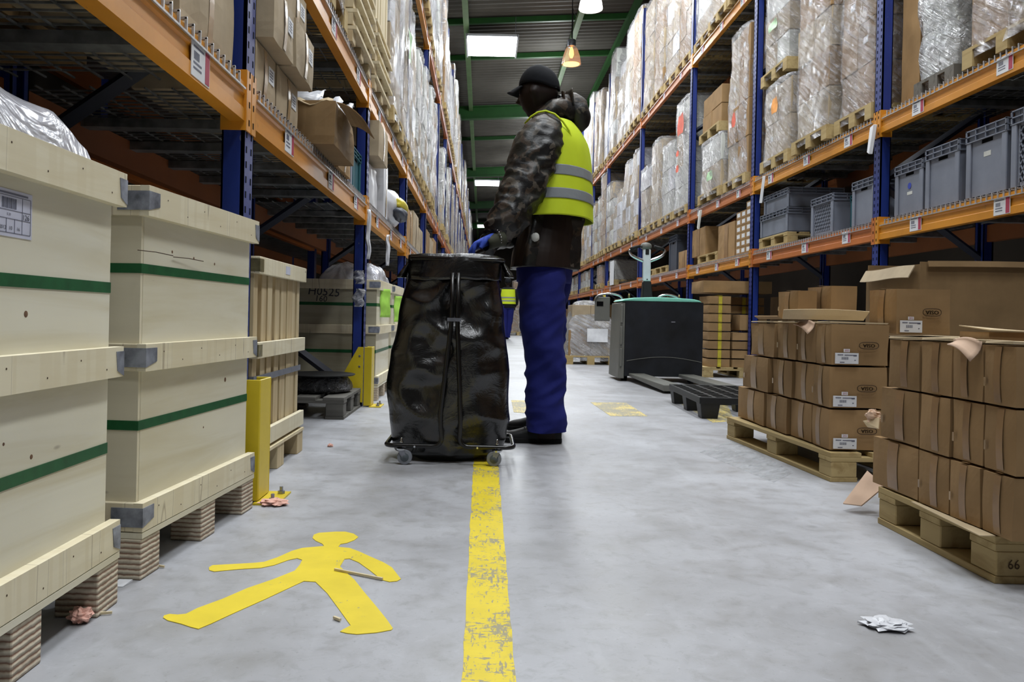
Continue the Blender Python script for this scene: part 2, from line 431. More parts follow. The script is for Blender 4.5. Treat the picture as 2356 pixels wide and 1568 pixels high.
cloth('vest_yellow', srgb(206,226,48), .7, .05, 10, .2); cloth('reflective', srgb(140,146,150), .35, .05); cloth('skin', srgb(34,24,20), .5, .08, 40, .05)
cloth('shoe_black', srgb(22,23,24), .5); cloth('sole_black', srgb(14,14,14), .8); cloth('dark_jacket', srgb(24,26,28))
def glow(name, c, s):
    k = N(name); k.b.inputs['Emission Color'].default_value = c; k.b.inputs['Emission Strength'].default_value = s
    M[name] = k.out(c, .5); return M[name]
glow('lamp_white', (.95,1,1,1), 14.0); glow('lamp_orange', (1,.42,.1,1), 5.0)
k = N('ribbed_acrylic'); k.out(srgb(210,200,190), .15, 0, .6); k.b.inputs['Alpha'].default_value = .35; M['ribbed_acrylic'] = k.m
# ---------------------------------------------------------------- hall shell
Y0, Y1, XL, XR = -4.0, 76.0, -3.1, 4.3
b = MB(); b.box(XL-.2, XR+.2, Y0-.2, Y1+.2, -.2, 0); struct(b.build('floor', M['concrete_floor']))
RZ = lambda x: 8.32 + .055*x                       # roof pitch rises to the right
b = MB(); rows = []
n = int((Y1-Y0)/.125)
prof = [0, 0, .035, .035]
for i in range(n*2+1):
    y = Y0 + (Y1-Y0)*i/(n*2)
    dz = .045 if (i//2) % 2 else 0
    rows.append((y, dz))
vs = []; fs = []
for y, dz in rows: vs += [(XL, y, RZ(XL)+dz), (XR, y, RZ(XR)+dz)]
for i in range(len(rows)-1): fs.append((2*i, 2*i+2, 2*i+3, 2*i+1))
b.add(vs, fs)
t = MB(); t.v, t.f, t.m = b.v, b.f, b.m
t.hexa([(XL,Y0,RZ(XL)+.08),(XR,Y0,RZ(XR)+.08),(XR,Y1,RZ(XR)+.08),(XL,Y1,RZ(XL)+.08),(XL,Y0,RZ(XL)+.2),(XR,Y0,RZ(XR)+.2),(XR,Y1,RZ(XR)+.2),(XL,Y1,RZ(XL)+.2)])
struct(t.build('ceiling', M['roof_sheet']))
for nm, bx in (('wall_left', (XL-.2, XL, Y0, Y1)), ('wall_right', (XR, XR+.2, Y0, Y1)), ('wall_far', (XL, XR, Y1, Y1+.2)), ('wall_near', (XL, XR, Y0-.2, Y0))):
    b = MB(); b.box(*bx, 0, 9.2); struct(b.build(nm, M['wall_panel']))
# green steel: deep portal beams across the hall, thin purlins, two rails along it
tn = 0
def trim(b, m):
    global tn
    tn += 1; struct(b.build('trim_%d' % tn, M[m]))
def cross(y, w, h, drop, m):
    b = MB(); b.hexa([(XL,y-w/2,RZ(XL)-drop-h),(XR,y-w/2,RZ(XR)-drop-h),(XR,y+w/2,RZ(XR)-drop-h),(XL,y+w/2,RZ(XL)-drop-h),
                      (XL,y-w/2,RZ(XL)-drop),(XR,y-w/2,RZ(XR)-drop),(XR,y+w/2,RZ(XR)-drop),(XL,y+w/2,RZ(XL)-drop)]); trim(b, m)
for y in (4.0, 16.2, 28.2, 39.8, 51.5, 63.0):
    b = MB()                                       # portal beam: web and two flanges
    for z0, z1, ww in ((.12, .16, .26), (.16, .54, .03), (.54, .58, .26)):
        b.hexa([(x, y+s*ww/2, RZ(x)-z) for z in (z1, z0) for x, s in ((XL,-1),(XR,-1),(XR,1),(XL,1))])
    trim(b, 'green_beam')
for y in (20.2, 23.0, 33.5, 41.0, 43.6, 57.0): cross(y, .1, .14, .0, 'green_beam')
for x, m in ((-.57, 'green_rail'), (2.30, 'green_rail'), (-2.2, 'green_beam'), (3.6, 'green_beam')):
    b = MB(); b.box(x-.07, x+.07, Y0, Y1, RZ(x)-.28, RZ(x)-.14); trim(b, m)

# ---------------------------------------------------------------- lamps
def batten(y, label):
    r = thing('ceiling_light', label, 'ceiling light', (.13, y, 7.72), 0, 'flat panel lights over the aisle')
    b = MB(); b.box(.1-.66, .1+.66, y-.72, y+.72, 7.80, 7.86)
    for sx in (-1, 1): b.box(.1+sx*.66-.02, .1+sx*.66+.02, y-.72, y+.72, 7.72, 7.86)
    b.build('housing', M['white_paint'], r)
    b = MB(); b.box(.1-.63, .1+.63, y-.7, y+.7, 7.755, 7.795); b.build('diffuser', M['lamp_white'], r)
    for sx in (-1, 1):
        for sy in (-1, 1): MB().bar((.1+sx*.6, y+sy*.6, 7.86), (.1+sx*.6, y+sy*.6, RZ(.1+sx*.6)), .012).build('hanger', M['zinc'], r)
batten(20.75, 'larger glowing white panel light, high above the capped worker\'s left side')
batten(42.0, 'smaller glowing white panel light far down the aisle, just left of the worker\'s upper arm')
batten(62.0, 'tiny glowing panel light at the far end of the roof')
def bell(y, lit, label):
    c = (2.05, y)
    r = thing('bell_lamp', label, 'hanging lamp', (c[0], y, 6.9), 0, 'ribbed bell lamps under the right roof rail')
    zt = 7.45
    b = MB(); b.lathe((c[0], y, 0), [(.09, zt), (.10, zt-.02), (.10, zt-.16), (.07, zt-.18)], 20); b.build('ballast_housing', M['zinc'], r, True, angle=40)
    b = MB(); n = 48; rs = []
    for rr, z in ((.10, zt-.17), (.15, zt-.25), (.20, zt-.40), (.235, zt-.60)):
        rs.append([(c[0]+(rr+.006*(k % 2))*math.cos(2*PI*k/n), y+(rr+.006*(k % 2))*math.sin(2*PI*k/n), z) for k in range(n)])
    b.rings(rs, False, False); b.build('ribbed_shade', M['ribbed_acrylic'], r)
    b = MB(); b.lathe((c[0], y, 0), [(.02, zt-.18), (.05, zt-.26), (.06, zt-.36), (.03, zt-.44)], 16); b.build('bulb', M['lamp_white' if lit else 'lamp_orange'], r, True)
    if not lit:
        b = MB(); b.lathe((c[0], y, 0), [(.17, zt-.585), (.2, zt-.59), (.2, zt-.6), (.17, zt-.6)], 32); b.build('glowing_rim', M['lamp_orange'], r, True)
    b = MB(); b.tube([(c[0], y, zt), (c[0], y, RZ(c[0]))], .012, 6); b.tube([(c[0]+.02, y, zt), (c[0]+.05, y+.3, RZ(c[0])-.1), (2.30, y+1.0, RZ(2.3)-.16)], .008, 5)
    b.build('cable', M['black_rubber'], r)
bell(15.75, True, 'bright white bell lamp cut off by the top edge of the photo')
bell(19.2, False, 'dim orange glowing ribbed bell lamp above the worker\'s hood')
# ---------------------------------------------------------------- painted floor markings (1 mm thick paint)
def marking(name, poly, m, label, z=.0012):
    ps = [gnd(*p) for p in poly]; xs = [p.x for p in ps]; ys = [p.y for p in ps]
    b = MB(); b.prism([(p.x, p.y) for p in ps], 0.0002, z)
    return tag(b.build(name, M[m]), label, 'floor marking')
Zb = lambda x, y: (340 + x*.382, 1040 + y*.382)
pl = gnd(1089, 1075); pr = gnd(1147, 1075); ql = gnd(1062, 1568); qr = gnd(1186, 1568)
b = MB(); n = 46; rnd = random.Random(4); L = []; Rr = []
for i in range(n+1):
    y = .9 + (3.62-.9)*i/n
    tt = (y - ql.y)/(pl.y - ql.y)
    L.append((ql.x + (pl.x-ql.x)*tt + rnd.uniform(-.002, .002), y)); Rr.append((qr.x + (pr.x-qr.x)*tt + rnd.uniform(-.0015, .0015), y))
b.grid(lambda u, v: ((L[round(v*n)][0]*(1-u) + Rr[round(v*n)][0]*u), L[round(v*n)][1], .0012), 1, n)
tag(b.build('lane_stripe', M['paint_stripe']), 'long worn yellow lane stripe running from the photo\'s bottom edge to the bin bag trolley', 'floor marking')
fig = [(1000,498),(1030,487),(1130,480),(1190,480),(1240,492),(1268,512),(1245,530),(1200,548),(1160,555),(1148,572),(1215,578),(1270,598),(1340,630),(1420,665),(1470,695),(1505,740),(1525,765),(1500,778),(1455,782),(1410,770),(1340,715),(1270,665),(1215,642),(1185,645),(1158,690),(1195,725),(1245,770),(1300,840),(1380,935),(1440,1010),(1476,1062),(1468,1072),(1380,1088),(1260,1098),(1200,1092),(1158,1082),(1175,1070),(1222,1045),(1200,1015),(1150,945),(1080,850),(1010,782),(940,778),(860,815),(700,890),(520,970),(380,1035),(305,1066),(260,1055),(200,1035),(120,1015),(92,998),(98,985),(130,976),(180,980),(230,975),(300,940),(450,885),(600,820),(760,765),(885,715),(915,680),(930,650),(900,640),(850,650),(760,682),(680,698),(560,705),(400,720),(370,712),(368,695),(390,682),(500,676),(640,668),(700,662),(780,635),(870,595),(930,578),(1000,572),(1062,566),(1050,552),(1012,535),(992,518)]
marking('walking_figure', [Zb(*p) for p in fig], 'paint_figure', 'yellow walking pedestrian figure painted on the floor left of the lane stripe', .0015)
marking('floor_patch', [(1358,925),(1440,926),(1490,957),(1405,957)], 'paint_faded', 'faded yellow paint rectangle on the floor right of the worker\'s legs')
marking('floor_patch', [(1176,920),(1210,921),(1222,951),(1182,948)], 'paint_faded', 'faded yellow paint patch between the bin bag and the worker\'s trousers')
marking('floor_patch', [(1560,925),(1668,918),(1690,968),(1640,972)], 'paint_faded', 'faded yellow paint patch beneath the black plastic pallet')
# ---------------------------------------------------------------- pallet racks
BEAM_Z = (1.25, 2.04, 4.26); BH = .125; DECK = tuple(z+BH+.006 for z in BEAM_Z)
XLF, XRF, RD = -.80, 2.92, .85
PROF = [(0,0),(.05,0),(.05,.042),(.043,.048),(.043,.084),(.05,.09),(.05,.125),(0,.125)]
def label_mesh(b, x, y, z, s):           # location card: white, red block, printed bars; s = +1 faces +x
    fx = lambda d: x + s*d
    e = s                                # reading direction along y
    b.mat(0).box(x, fx(.002), y-.07, y+.07, z-.048, z+.048)
    b.mat(1).box(fx(.002), fx(.0028), y+e*.034, y+e*.066, z-.044, z+.044)
    for k in range(7): b.mat(2).box(fx(.002), fx(.0028), y-e*(.052-k*.006), y-e*(.052-k*.006-.003), z+.0, z+.022)
    for zz in (.032, -.012, -.026): b.mat(2).box(fx(.002), fx(.0028), y-e*.055, y+e*(.02 if zz > 0 else .005), z+zz, z+zz+.005)
    b.mat(1)
def make_rack(name, label, xf, s, ys, near, col, backs, detail):
    xb = xf - s*RD
    R = thing(name, label, 'pallet rack', (xf, ys[0], 0))
    rnd = random.Random(7)
    for i, y in enumerate(ys):
        dn = detail(i)
        for k, x in enumerate((xf, xb)):
            b = MB(); ss = s if k == 0 else -s
            b.mat(0).box(x-ss*.012, x, y-.05, y+.05, 0, 6.5)
            for sy in (-1, 1):
                b.box(x-ss*.075, x, y+sy*.05-.006*(sy > 0)-.0, y+sy*.05+.006*(sy < 0), 0, 6.5)
                b.box(x-ss*.075, x-ss*.069, y+sy*.05, y+sy*.022, 0, 6.5)
            b.box(x-ss*.10, x, y-.06, y+.06, 0, .006)
            if dn and k == 0:
                for j in range(int((4.6-.15)/.05)):
                    z = .15 + j*.05
                    for sy in (-1, 1):
                        b.mat(1).box(x, x+ss*.0008, y+sy*.026-.005, y+sy*.026+.005, z, z+.022)
            b.build('upright', [M['rack_blue'], M['hole_black']], R)
        b = MB(); zz = []; z = .08; f = 1                     # diagonal lacing of the end frame
        while z < 5.9:
            zz.append(((xf-s*.05 if f > 0 else xb+s*.05), y, z)); zz.append(((xb+s*.05 if f > 0 else xf-s*.05), y, z+.54)); z += 1.04 if f > 0 else .58; f = -f
        b.tube(zz, .03, 4)
        b.build('frame_brace', M['rack_blue_shaded'], R)
    for i in range(len(ys)-1):
        ya, yb = ys[i]+.05, ys[i+1]-.05
        dn = detail(i) or detail(i+1)
        for li, z in enumerate(BEAM_Z):
            m = M[col(i, li)]
            for x, ss, on in ((xf, s, True), (xb, -s, backs(i))):
                if not on: continue
                b = MB(); b.prism(PROF, ya, yb, lambda u, v, w2: (x-ss*.05+ss*u, w2, z+v) if ss > 0 else (x-ss*.05+ss*u, w2, z+v))
                bm = b.build('beam', m if ss == s else M['rack_orange_shaded'], R)
                if ss == s and (dn or i < 7):
                    for ye, d in ((ya, 1), (yb, -1)):
                        b = MB(); b.mat(0).box(x, x+s*.006, ye-d*.046, ye+d*.0, z-.03, z+.17)
                        b.box(x-s*.08, x+s*.006, ye-d*.002, ye+d*.004, z-.03, z+.17)
                        if dn:
                            for zz in (-.01, .05, .11, .15): b.mat(1).box(x+s*.006, x+s*.0068, ye-d*.032, ye-d*.022, z+zz, z+zz+.02)
                        b.build('connector', [m, M['hole_black']], bm)
                    if i < 7:
                        for fr in (.19, .53, .84):
                            b = MB(); label_mesh(b, x, ya + (yb-ya)*(fr if s > 0 else 1-fr), z+.062+rnd.uniform(-.008, .008), s)
                            b.build('location_card', [M['paper_white'], M['label_red'], M['ink_soft']], bm)
            # wire mesh deck with channel supports; wire ends turn down over the beam
            b = MB(); ed = MB(); zt = z+BH+.003; fine = dn or i < 4
            st = .05 if fine else .1; n = int((yb-ya)/st)
            rw = .0028 if fine else .004
            for k in range(1, n):
                y = ya + k*st
                if fine and li < 2:
                    b.bar((xf-s*.0, y, zt+.008), (xb+s*.02, y, zt+.002), rw*2)
                    ed.bar((xf+s*.004, y, zt+.012), (xf+s*.004, y, zt-.026), rw*2.3); ed.bar((xf-s*.02, y, zt+.0085), (xf+s*.007, y, zt+.012), rw*2.3)
                else: b.bar((xf+s*.0, y, zt), (xb+s*.02, y, zt), rw*2)
            ed.bar((xf+s*.005, ya+.02, zt-.026), (xf+s*.005, yb-.02, zt-.026), .006)
            for k in range(1, 9): b.bar((xf-s*RD*k/9, ya, zt+.004), (xf-s*RD*k/9, yb, zt+.004), rw*2)
            wires = b
            for k in range(1, 6):
                y = ya + (yb-ya)*k/6
                b.box(xf-s*.05, xb+s*.05, y-.035, y+.035, zt-.04, zt-.004)
            md = b.build('mesh_deck', M['deck_wire'], R); ed.build('wire_edge', M['galv_wire'], md)
    return R
LY = [2.64 + 2.68*k for k in range(-2, 22)]
RY = [.45, 3.15, 5.84, 8.55, 11.2, 14.8, 18.75, 21.3] + [21.3 + 2.75*k for k in range(1, 15)]
rackL = make_rack('pallet_rack', 'blue and orange pallet rack along the left side of the aisle', XLF, 1, LY, 4,
                  lambda i, l: 'rack_orange' if i < 5 else 'rack_orange_red', lambda i: i < 7 , lambda i: i in (1, 2, 3, 4))
rackR = make_rack('pallet_rack', 'blue and orange pallet rack along the right side of the aisle', XRF, -1, RY, 4,
                  lambda i, l: 'rack_orange' if (i < 4 and (i + l) % 2) or i < 2 else 'rack_orange_red', lambda i: i < 6, lambda i: i in (1, 2, 3, 4))
# row of racking standing back to back with the left rack
BK = thing('pallet_rack', 'second pallet rack seen in the dark behind the left rack', 'pallet rack', (-1.75, 2.64, 0))
for i, y in enumerate([2.64+2.68*k for k in range(-1, 6)]):
    for x in (-1.72, -2.6):
        b = MB(); b.box(x-.07, x, y-.05, y+.05, 0, 6.5); b.build('upright', M['rack_blue'], BK)
    if i < 6:
        for z in BEAM_Z[:2]:
            for x in (-1.72, -2.6):
                b = MB(); b.box(x-.05, x, y+.05, y+2.63, z, z+BH); b.build('beam', M['rack_orange_red'], BK)
            b = MB(); b.box(-2.6, -1.75, y+.05, y+2.63, z+BH, z+BH+.02); b.build('deck_sheet', M['deck_wire'], BK)
# ---------------------------------------------------------------- yellow post guards and the striped one
def guard(x, y, label, lean):
    R = thing('post_guard', label, 'post guard', (x, y, 0))
    b = MB(); b.box(x-.006, x+.0, y-.06, y+.06, .008, .40); b.box(x-.05, x, y-.068, y-.062, .008, .40); b.box(x-.05, x, y+.062, y+.068, .008, .40)
    b.build('front_plate', M['yellow_guard'], R, bevel=.002)
    b = MB(); b.prism([(x-.055, .03), (x-.055, .40), (x-.09, .40), (x-.24, .12), (x-.24, .05)], y-.074, y-.068, lambda u, v, w2: (u, w2, v)); b.build('side_plate', M['yellow_guard'], R)
    b = MB(); b.box(x-.01, x+.07, y-.09, y+.09, 0, .006); b.build('foot_plate', M['yellow_guard'], R)
    for sy in (-1, 1): MB().lathe((x+.045, y+sy*.055, 0), [(.012, .006), (.012, .016), (.006, .016), (.006, .03)], 6).build('bolt', M['zinc'], R)
    for zz in (.34, .27): MB().lathe((x-.08, y-.074, zz), [(.008, 0), (.006, -.004)], 8, 'y').build('bolt', M['zinc'], R)
guard(-.715, 2.60, 'narrow yellow steel post guard between the plywood crates and the slatted crate', 0)
guard(-.735, 5.30, 'yellow steel post guard with sloping side plate behind the grey wooden pallet', 0)
R = thing('post_guard', 'black and yellow striped guard on a far right rack post beside the wrapped carton load', 'post guard', (XRF-.02, 18.7, 0))
b = MB(); b.box(XRF-.03, XRF-.005, 18.58, 18.92, .5, 1.20); b.build('backing', M['haz_yellow'], R)
b = MB()
for k in range(5): b.hexa([(XRF-.034, 18.58, .51+k*.14), (XRF-.031, 18.58, .51+k*.14), (XRF-.031, 18.92, .59+k*.14), (XRF-.034, 18.92, .59+k*.14),
                           (XRF-.034, 18.58, .57+k*.14), (XRF-.031, 18.58, .57+k*.14), (XRF-.031, 18.92, .64+k*.14), (XRF-.034, 18.92, .64+k*.14)])
b.build('stripe', M['black_plastic'], R)
# ---------------------------------------------------------------- plywood crates on the left
def lump_box(b, x0, x1, y0, y1, z0, z1, n=6, amp=.004, bulge=.004, seed=0.0, lean=(0, 0)):
    c = Vector(((x0+x1)/2, (y0+y1)/2, (z0+z1)/2)); h = Vector((x1-x0, y1-y0, z1-z0))/2
    def P(u, v, w2):                      # -1..1 box coordinates
        p = Vector((c.x+u*h.x, c.y+v*h.y, c.z+w2*h.z)); q = p*9 + Vector((seed, seed*1.7, 0))
        d = Vector((noise.noise(q), noise.noise(q+Vector((31,0,0))), noise.noise(q+Vector((0,47,0)))))*amp
        bz = bulge*Vector((u*(1-v*v)*(1-w2*w2), .35*v*(1-u*u)*(1-w2*w2), 0))
        d.z *= .4
        return p + d + bz + Vector((lean[0], lean[1], 0))*(w2+1)/2
    g = lambda t: 2*t-1
    b.grid(lambda u, v: P(1, g(u), g(v)), n, n); b.grid(lambda u, v: P(-1, -g(u), g(v)), n, n)
    b.grid(lambda u, v: P(g(u), -1, g(v)), n, n); b.grid(lambda u, v: P(-g(u), 1, g(v)), n, n)
    b.grid(lambda u, v: P(g(u), g(v), 1), n, n); b.grid(lambda u, v: P(-g(u), g(v), -1), n, n)
    return b
def strap_ring(b, x0, x1, y0, y1, z, h=.022, t=.0015):
    b.box(x1, x1+t, y0, y1, z-h/2, z+h/2); b.box(x0-t, x0, y0, y1, z-h/2, z+h/2)
    b.box(x0-t, x1+t, y0-t, y0, z-h/2, z+h/2); b.box(x0-t, x1+t, y1, y1+t, z-h/2, z+h/2)
def block_base(R, T, L, D, ys, bl=.088, top=.095, mats=('laminate_block',)):
    for y in ys:
        for x in (-.09, -D/2-.045, -D):
            b = MB(); b.M = T; b.box(x+.002, x+.088, y, y+bl, 0, top); b.build('block', M[mats[0]], R, bevel=.002)
def crate(label, loc, rot, L, D, blocks, straps, end_mat='plywood_end', top=.905, face='plywood', knots=(), group='plywood crates along the left rack'):
    T = Matrix.Translation(loc) @ Matrix.Rotation(rot, 4, 'Z')
    R = thing('plywood_crate', label, 'crate', loc, rot, group)
    b = MB(); b.M = T; b.box(-D+.02, -.022, .022, L-.022, .11, top-.004)
    for y, z, r in knots: b.mat(1).lathe((-.022, y, z), [(r, 0), (r*.9, .0004), (r*.3, .0006)], 10, 'x')
    b.build('side_panel', [M[face], M['knot_brown']], R)
    b = MB(); b.M = T; b.box(-D+.021, -.023, .012, .022, .112, top-.006); b.build('end_panel', M[end_mat], R)
    b = MB(); b.M = T; b.box(-D, 0, 0, L, .095, .108); b.build('deck_sheet', M['plywood'], R)
    block_base(R, T, L, D, blocks)
    for z0, z1, nm in ((.110, .176, 'bottom_rail'), (.478, .541, 'middle_rail'), (top-.07, top, 'top_rail')):
        b = MB(); b.M = T; b.box(-.022, 0, 0, L, z0, z1)
        if z0 < 2 and L < .75:
            for q in range(6): b.mat(1).lathe((0, L*(.12+.155*q)+.008*math.sin(q*5+z0*40), z0+(z1-z0)*(.3 if q % 2 else .68)), [(.0022, 0), (.002, .0004)], 6, 'x')
        b.build(nm, [M['rail_wood'], M['ink_brown']], R, bevel=.0015)
        b = MB(); b.M = T; b.box(-D, -.022, 0, .02, z0, z1); b.build(nm, M['rail_wood_end'], R, bevel=.0015)
        for ye, d in ((0, 1), (L, -1)):
            zc = (z0+z1)/2; hh = .022
            b = MB(); b.M = T
            pl = [(ye, zc-hh), (ye+d*.05, zc-hh+.012), (ye+d*.05, zc+hh), (ye, zc+hh)] if d > 0 else [(ye, zc-hh-.008), (ye+d*.028, zc-hh+.004), (ye+d*.034, zc+hh), (ye, zc+hh)]
            b.prism(pl, 0.0, .0015, lambda u, v, w2: (w2, u, v))
            if d > 0: b.box(-.075, .0015, -.0015, 0, zc-hh, zc+hh)
            b.build('corner_bracket', M['bracket_steel'], R)
    for z in straps:
        b = MB(); b.M = T; strap_ring(b, -D+.02, -.022, .012, L-.022, z); b.build('strap', M['strap_green'], R)
    return R, T
cA, TA = crate('pale plywood crate at the photo\'s left edge with printed label and film on top', (-.757, .95, 0), 0, .705, .8, (0, .33, .617), (.664, .33), knots=((.385, .608, .006), (.41, .36, .0045), (.33, .395, .003), (.58, .52, .003)))
cB, TB = crate('pale plywood crate standing between the label-bearing crate and the slatted crate', (-.768, 1.79, 0), -math.atan2(.056, .685), .688, .8, (0, .315, .598), (.715, .352), top=.905, knots=((.16, .765, .004), (.28, .758, .004), (.41, .752, .004), (.50, .42, .007), (.36, .30, .003)))
cE, TE = crate('plywood crate behind the blue rack post, with lime tag and handwriting', (-.742, 5.62, 0), 0, .80, .8, (0, .35, .71), (.69, .352), 'raw_panel', top=.868)
cF, TF = crate('far plywood crate with lime tag, half hidden by the black bin bag', (-.735, 6.50, 0), 0, .80, .8, (0, .35, .71), (.69, .352), top=.868)
for py, pz0, px, pz1 in ((318, 575, 398, 588), (400, 591, 468, 601), (469, 605, 545, 613)):   # dark split lines in the second crate's panel
    a, c = onx(py, pz0, -.772), onx(px, pz1, -.752)
    b = MB(); b.tube([a+Vector((-.001, 0, 0)), (a+c)/2+Vector((0, 0, .002)), c], .0011, 5); b.build('crack', M['ink_brown'], cB)
# printed sheet on the first crate
b = MB(); x = -.757-.022
p0, p1 = onx(-40, 415, x), onx(72, 500, x)
ya, yb = p0.y, p1.y; za, zb = .735, .812
b.mat(0).box(x, x+.0012, ya, yb, za, zb)
fx = x+.0012
def ln(y0, y1, z0, z1): b.mat(1).box(fx, fx+.0006, y0, y1, z0, z1)
wy, wz = yb-ya, zb-za
for fz in (.08, .38, .56, .86): ln(ya+.03*wy, yb-.04*wy, za+fz*wz, za+fz*wz+.0008)
for fy in (.45, .62, .78): ln(ya+fy*wy, ya+fy*wy+.0008, za+.08*wz, za+.38*wz)
ln(yb-.22*wy, yb-.22*wy+.0008, za+.38*wz, za+.86*wz); ln(yb-.04*wy, yb-.04*wy+.0008, za+.08*wz, za+.86*wz)
for k in range(11): ln(ya+(.36+k*.028)*wy, ya+(.36+k*.028+(.014 if k % 3 else .02))*wy, za+.60*wz, za+.82*wz)
b.mat(2)
for s, u, v, sz in (('126', .86, .46, .013), ('2012', .38, .18, .009), ('10', .54, .18, .009), ('16', .70, .18, .009), ('E.20', .5, .47, .006)):
    text_shape(b, s, sz, lambda a, c, d: (fx+d, ya+u*wy+a, za+v*wz+c))
ln(ya+.3*wy, yb-.1*wy, za+.90*wz, za+.94*wz)
b.build('shipping_label', [M['paper_lilac'], M['ink_soft'], M['ink']], cA)
# handwriting on the far crate's end panel, lime tags on both far crates
b = MB()
for s, px, py, sz in (('H0525', 745, 671, .085), ('160', 738, 687, .06)):
    q = at(px, py, 5.62); text_shape(b, s, sz, lambda a, c, d: (q.x+a+c*.12, 5.631-d, q.z+c-a*.06))
b.build('handwriting', M['ink'], cE)
for R, y0, zz in ((cE, 5.80, (.60, .81)), (cF, 6.66, (.56, .78))):
    xx = -.742-.022 if R is cE else -.735-.022
    b = MB(); b.grid(lambda u, v: (xx+.004+.062*u+.010*math.sin(v*7)*(1-v)*.5, y0+.10*u+.012*math.sin(v*9+u), zz[0]+(zz[1]-zz[0])*v), 4, 10)
    b.build('hanging_tag', M['tag_lime'], R, True, solid=.001)
# slatted crate
R = thing('slatted_crate', 'slatted wooden crate of upright boards behind the first yellow post guard', 'crate', (-.80, 2.80, 0)); cC = R
XC, YA, YB, D = -.80, 2.80, 3.53, .8
b = MB(); b.box(XC-D+.05, XC-.05, YA+.05, YB-.05, .11, .80); b.build('inner_carton', M['cardboard'], R)
rnd = random.Random(3); y = YA+.012
while y < YB-.03:
    wv = rnd.choice((.05, .065, .08)); b = MB(); dx = rnd.uniform(0, .006)
    b.box(XC-.036-dx, XC-.02-dx, y, min(y+wv, YB-.01), .10, .80); b.build('slat', M['slat_wood' if rnd.random() < .65 else 'pale_board'], R, bevel=.001); y += wv + rnd.choice((.012, .035, .05))
for k in range(5):
    b = MB(); xx = XC-.05-k*.16; b.box(xx-.09, xx, YA+.018, YA+.03, .10, .80); b.build('slat', M['slat_wood'], R, bevel=.001)
for z0, z1, nm, y2 in ((.118, .182, 'bottom_rail', YB+.01), (.452, .510, 'middle_rail', YB+.01), (.758, .820, 'top_rail', YB+.01)):
    b = MB(); b.box(XC-.02, XC, YA, y2, z0, z1); b.build(nm, M['rail_wood'], R, bevel=.0015)
    b = MB(); b.box(XC-D, XC-.02, YA, YA+.018, z0, z1); b.build(nm, M['rail_wood_end'], R, bevel=.0015)
    if z0 > .3:
        b = MB(); b.box(XC, XC+.0015, YA, YA+.05, z0+.008, z1-.008); b.box(XC-.06, XC+.0015, YA-.0015, YA, z0+.008, z1-.008); b.build('corner_bracket', M['brass_steel'], R)
b = MB(); b.box(XC-D, XC+.005, YA, YB, .094, .106); b.build('deck_sheet', M['pale_board'], R)
for y in (YA, YA+.30, YB-.10):
    for x in (XC-.10, XC-.45, XC-D): b = MB(); b.box(x, x+.10, y, y+.10, 0, .094); b.build('block', M['slat_wood'], R, bevel=.002)
b = MB(); strap_ring(b, XC-D, XC-.018, YA+.01, YB, .375, .024); b.build('strap', M['strap_grey'], R)
b = MB(); b.box(XC, XC+.001, 3.17, 3.24, .775, .808); b.build('stuck_note', M['paper_lilac'], R)

# crumpled clear sheets on crate tops
def plastic_heap(name, label, x0, x1, y0, y1, z, h, seed, mat='clear_bag', n=56, e1=.42):
    def f(u, v):
        a, c = u*2-1, v*2-1
        e = max(0, 1-abs(a)**3.2)*max(0, 1-abs(c)**3.2)
        q = Vector((u*3.2+seed, v*3.2, seed))
        hh = h*(e**e1)*(.78+.3*noise.noise(q*.9)) + .024*(e**.3)*(1-2*abs(noise.noise(q*1.5))) + .005*noise.noise(q*6)*(e**.2)
        k = 1+.05*noise.noise(q*1.7)
        return ((x0+x1)/2+a*(x1-x0)/2*k, (y0+y1)/2+c*(y1-y0)/2*k, z+.003+max(0, hh))
    b = MB(); b.grid(f, n, n)
    return tag(b.build(name, M[mat], None, True), label, 'plastic sheet')
plastic_heap('plastic_sheet', 'crumpled clear plastic sheet heaped on the crate at the photo\'s left edge', -1.5, -.80, .85, 1.63, .905, .125, 2.3, e1=.22)
plastic_heap('plastic_sheet', 'small clear plastic heap on the far crate behind the blue post', -1.20, -.77, 5.7, 6.45, .868, .15, 7.7)
# grey pallet with a coil of black film
def euro_pallet(R, T, L, D, mats=('pallet_wood', 'pallet_wood_cross'), h=.115, name=None, boards=5):
    """L along local y, D along local -x; part meshes of a flat pallet"""
    bt = .018; par = R
    for k in range(boards):                # top boards run along y
        wv = D/(boards*1.28); x = -D + k*(D-wv)/(boards-1)
        b = MB(); b.M = T; b.box(x, x+wv, 0, L, h-bt, h); b.build('deck_board', M[mats[0]], par, bevel=.0015)
    for y in (0, L/2-.05, L-.1):
        b = MB(); b.M = T; b.box(-D, 0, y, y+.1, h-2*bt, h-bt); b.build('cross_board', M[mats[1]], par, bevel=.0015)
        for x in (-.11, -D/2-.055, -D): b = MB(); b.M = T; b.box(x+.003, x+.107, y, y+.1, bt, h-2*bt); b.build('block', M[mats[0]], par, bevel=.003)
    for x in (-.11, -D/2-.055, -D):
        b = MB(); b.M = T; b.box(x, x+.11, 0, L, 0, bt); b.build('bottom_board', M[mats[0]], par, bevel=.0015)
T = Matrix.Translation((-.80, 4.58, 0)); R = thing('wooden_pallet', 'weathered grey wooden pallet under a coil of black film', 'pallet', (-.80, 4.58, 0))
euro_pallet(R, T, .63, .8, ('grey_wood', 'grey_wood'), .128)
R = thing('film_coil', 'coil of black plastic film lying on the weathered grey pallet', 'coil', (-1.02, 4.92, .128))
b = MB(); n = 40; rs = []
